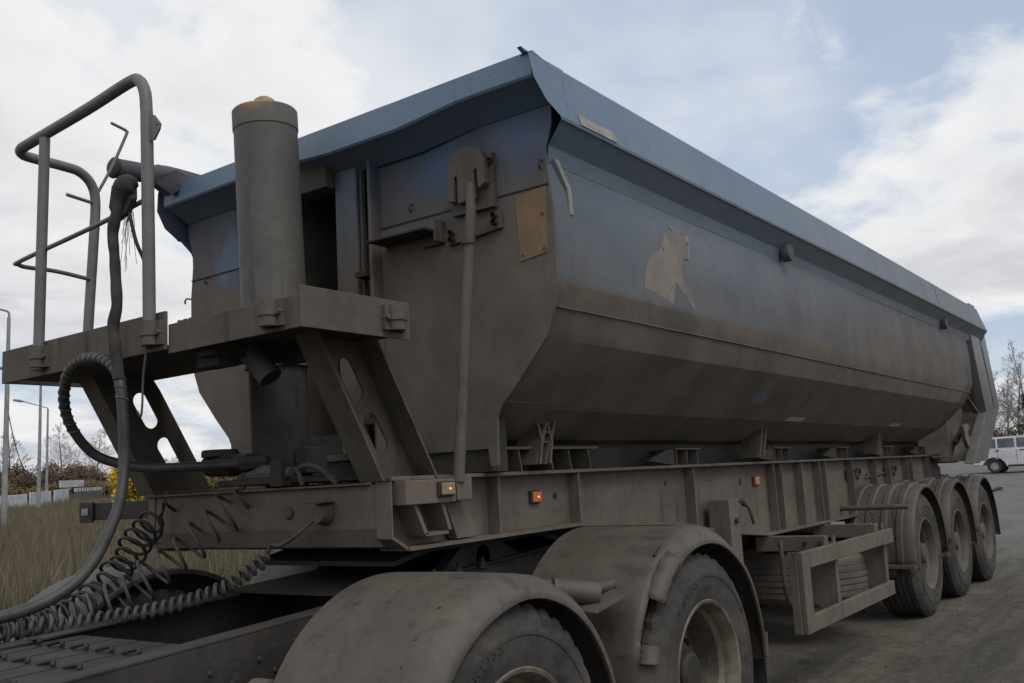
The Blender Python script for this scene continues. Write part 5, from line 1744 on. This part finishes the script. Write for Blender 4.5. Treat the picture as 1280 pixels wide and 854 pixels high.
for i in range(40):
    t_ = (i // 2) / 19
    x = 38 + 50 * t_ + rs.uniform(-1, 1) + (i % 2) * 4
    y = 110 - 22 * t_ + rs.uniform(-2.0, 2.0) + (i % 2) * 7
    lm = ['leaf_brown', 'leaf_brown', 'leaf_russet', 'leaf_brown', 'leaf_russet'][rs.randrange(5)]
    shrub(x, y, rs.uniform(4.5, 6.5), rs.uniform(2.8, 4.2) * (0.75 if t_ > 0.55 else 1.0), 100 + i, SCR[lm], lm, 'scrub belt behind the fence', 2600, 'scrub_bush', size=(0.09, 0.19))
for i in range(10):
    t_ = i / 9
    x = 42 + 26 * t_ + rs.uniform(-1, 1)
    y = 94 - 10 * t_ + rs.uniform(-1.5, 1.5)
    shrub(x, y, 6.5, rs.uniform(1.2, 1.9), 200 + i, 'low ochre-green bush at the foot of the scrub belt', 'leaf_olive', 'low bushes before the scrub belt', 1600, 'low_bush', size=(0.10, 0.20))
shrub(23.9, 38.3, 2.3, 2.9, 31, 'bright yellow autumn bush seen left of the far brace foot', 'leaf_yellow', None, 11000, 'yellow_bush', size=(0.045, 0.085))
shrub(26.2, 38.2, 1.6, 1.6, 33, 'small yellowing bush in the field behind the far brace', 'leaf_olive', None, 900, 'field_bush', size=(0.04, 0.09))
BG = 'bare birches beyond the car'
bl = ['tallest bare birch, whitish, rising beside the trailer tail', 'bare birch just right of the trailer tail post', 'slender bare birch at the right picture edge', 'short bare birch between its taller neighbours', 'bare birch partly hidden behind the trailer tail']
for i, (x, y, h) in enumerate([(93.0, 15.2, 9.2), (95.5, 13.7, 8.4), (92.0, 12.2, 9.4), (96.0, 14.6, 7.0), (90.0, 16.4, 8.6)]):
    bare_tree(x, y, h, 41 + i, bl[i], 'bark_birch', 'twig_grey', BG, 0.36, 5, name='birch_tree', dens=2.3, twig_r=0.011, clear=0.10)
for i in range(7):
    shrub(86 + rs.uniform(-2, 4), 7.0 + i * 2.2, 3.5, rs.uniform(1.6, 3.2), 300 + i, 'leafless grey-brown thicket bush behind the white car', 'leaf_brown', 'thicket behind the car', 500, 'thicket_bush', 'twig_grey', (0.08, 0.16))


def conifer(x, y, h, w, seed, label):
    rnd = random.Random(seed)
    z0 = rise(x, y) - 0.1
    t_ = thing('pine_tree', label, 'tree', (x, y, z0))
    MB().tube([(x, y, z0), (x, y, z0 + h)], [0.09, 0.015], 7).build('trunk', 'bark_grey', t_)
    lv = MB()
    for i in range(46):
        t2 = i / 46
        zz = z0 + h * (0.12 + 0.86 * t2)
        ln = w * (1 - t2) ** 0.8 * rnd.uniform(0.6, 1.0) * 0.5 + 0.1
        a = rnd.uniform(0, 2 * math.pi)
        d = Vector((math.cos(a), math.sin(a), rnd.uniform(-0.05, 0.35)))
        for k in range(40):
            s_ = rnd.random()
            c = Vector((x, y, zz)) + d * ln * s_ + Vector((rnd.gauss(0, .10), rnd.gauss(0, .10), rnd.gauss(0, .09)))
            u = (d + Vector((rnd.gauss(0, .6), rnd.gauss(0, .6), rnd.gauss(0, .4)))).normalized()
            v_ = u.orthogonal().normalized() * 0.035
            lv.add([c - v_, c + u * 0.22, c + v_], [(0, 1, 2)])
    lv.build('crown', 'needles', t_)


conifer(84.0, 11.3, 4.6, 2.8, 9, 'dark green young pine at the right edge above the white car')

# dry grass of the field: one uncountable mass
def grass(name, n, mat, x0, x1, y0, y1, h0, h1, wd, seed, label, cat, clump=None, lean=0.35, power=2.2):
    rg = np.random.default_rng(seed)
    y = y0 + (y1 - y0) * rg.random(n) ** power
    cx = 0.50 * y
    x = cx + (x0 + (x1 - x0) * rg.random(n)) * (0.35 + y / y1)
    if clump:
        c = np.array([mnoise.noise(Vector((a * clump, b_ * clump, seed))) for a, b_ in zip(x, y)])
        k = c > 0.0 + 0.25 * (rg.random(n) - 0.5)
        x, y = x[k], y[k]
    edge = np.array([lot_edge(a) for a in x])
    k = y > edge + 0.1
    x, y = x[k], y[k]
    n = len(x)
    z = np.array([rise(a, b_) + hump(a, b_) for a, b_ in zip(x, y)]) - 0.02
    patch = np.array([mnoise.noise(Vector((a * 0.3, b_ * 0.3, 7))) for a, b_ in zip(x, y)])
    nb = 5
    N = n * nb
    X = np.repeat(x, nb) + rg.normal(0, 0.05, N)
    Y = np.repeat(y, nb) + rg.normal(0, 0.05, N)
    Z = np.repeat(z, nb)
    far = 1 + np.repeat(y, nb) / 40
    patch2 = np.array([mnoise.noise(Vector((a * 1.1, b_ * 1.1, 3))) for a, b_ in zip(x, y)])
    H = (h0 + (h1 - h0) * rg.random(N) ** 1.4) * np.clip(1 + 0.7 * np.repeat(patch, nb) + 0.7 * np.repeat(patch2, nb), 0.3, 2)
    Wd = wd * far * (0.6 + 0.8 * rg.random(N))
    a = rg.random(N) * 2 * np.pi
    la = rg.random(N) * 2 * np.pi
    L = H * lean * rg.random(N)
    V = np.zeros((N, 5, 3))
    ca, sa = np.cos(a) * Wd, np.sin(a) * Wd
    lx_, ly_ = np.cos(la) * L, np.sin(la) * L
    V[:, 0] = np.stack([X - ca, Y - sa, Z], 1)
    V[:, 1] = np.stack([X + ca, Y + sa, Z], 1)
    V[:, 2] = np.stack([X - ca * .7 + lx_ * .35, Y - sa * .7 + ly_ * .35, Z + H * .6], 1)
    V[:, 3] = np.stack([X + ca * .7 + lx_ * .35, Y + sa * .7 + ly_ * .35, Z + H * .6], 1)
    V[:, 4] = np.stack([X + lx_, Y + ly_, Z + H], 1)
    base = (np.arange(N) * 5)[:, None]
    tri = np.concatenate([base + np.array([[0, 1, 3]]), base + np.array([[0, 3, 2]]), base + np.array([[2, 3, 4]])], 0)
    me = bpy.data.meshes.new(name)
    me.vertices.add(N * 5)
    me.vertices.foreach_set('co', V.reshape(-1))
    me.loops.add(len(tri) * 3)
    me.loops.foreach_set('vertex_index', tri.reshape(-1).astype(np.int32))
    me.polygons.add(len(tri))
    me.polygons.foreach_set('loop_start', (np.arange(len(tri)) * 3).astype(np.int32))
    me.update(calc_edges=True)
    me.materials.append(MATS[mat])
    o = place(name, me, (0, 0, 0))
    o['kind'] = 'stuff'
    tag(o, label, cat)
    return o


grass('dry_grass', 75000, 'grass_blades', -9, 16, 6.5, 64, 0.14, 0.62, 0.0055, 3, 'tall dry straw-coloured grass covering the field', 'grass', power=1.7)
grass('green_grass', 16000, 'grass_green', -8, 12, 6.6, 24, 0.07, 0.20, 0.006, 4, 'patches of short green grass along the near border of the field', 'grass', clump=0.45, power=1.5)
grass('dry_weeds', 2600, 'weed_russet', -9, 14, 9, 34, 0.35, 0.75, 0.004, 5, 'scattered russet weed stalks standing in the dry grass', 'weeds', clump=0.3, lean=0.2, power=1.4)


# loose stones on the yard
def stones():
    rnd = random.Random(12)
    b = MB()
    for i in range(5200):
        x = 4.6 + 15 * rnd.random() ** 1.5
        y = rnd.uniform(-5, 2.6) if rnd.random() < 0.8 else rnd.uniform(2.6, 6.5)
        s_ = 0.006 + 0.020 * rnd.random() ** 4
        z = rise(x, y) + hump(x, y) * 0.8 + 0.004
        p = []
        for (a, c, h) in ((1, 0, 0), (0, 1, 0), (-1, 0, 0), (0, -1, 0), (0, 0, 0.75)):
            p.append((x + s_ * a * rnd.uniform(.7, 1.3), y + s_ * c * rnd.uniform(.7, 1.3), z + s_ * h * rnd.uniform(.6, 1.2) - 0.002))
        b.add(p, [(0, 1, 4), (1, 2, 4), (2, 3, 4), (3, 0, 4)])
    o = b.build('gravel', 'stone', None, kind='stuff')
    tag(o, 'small loose stones scattered over the dirty yard', 'gravel')


stones()
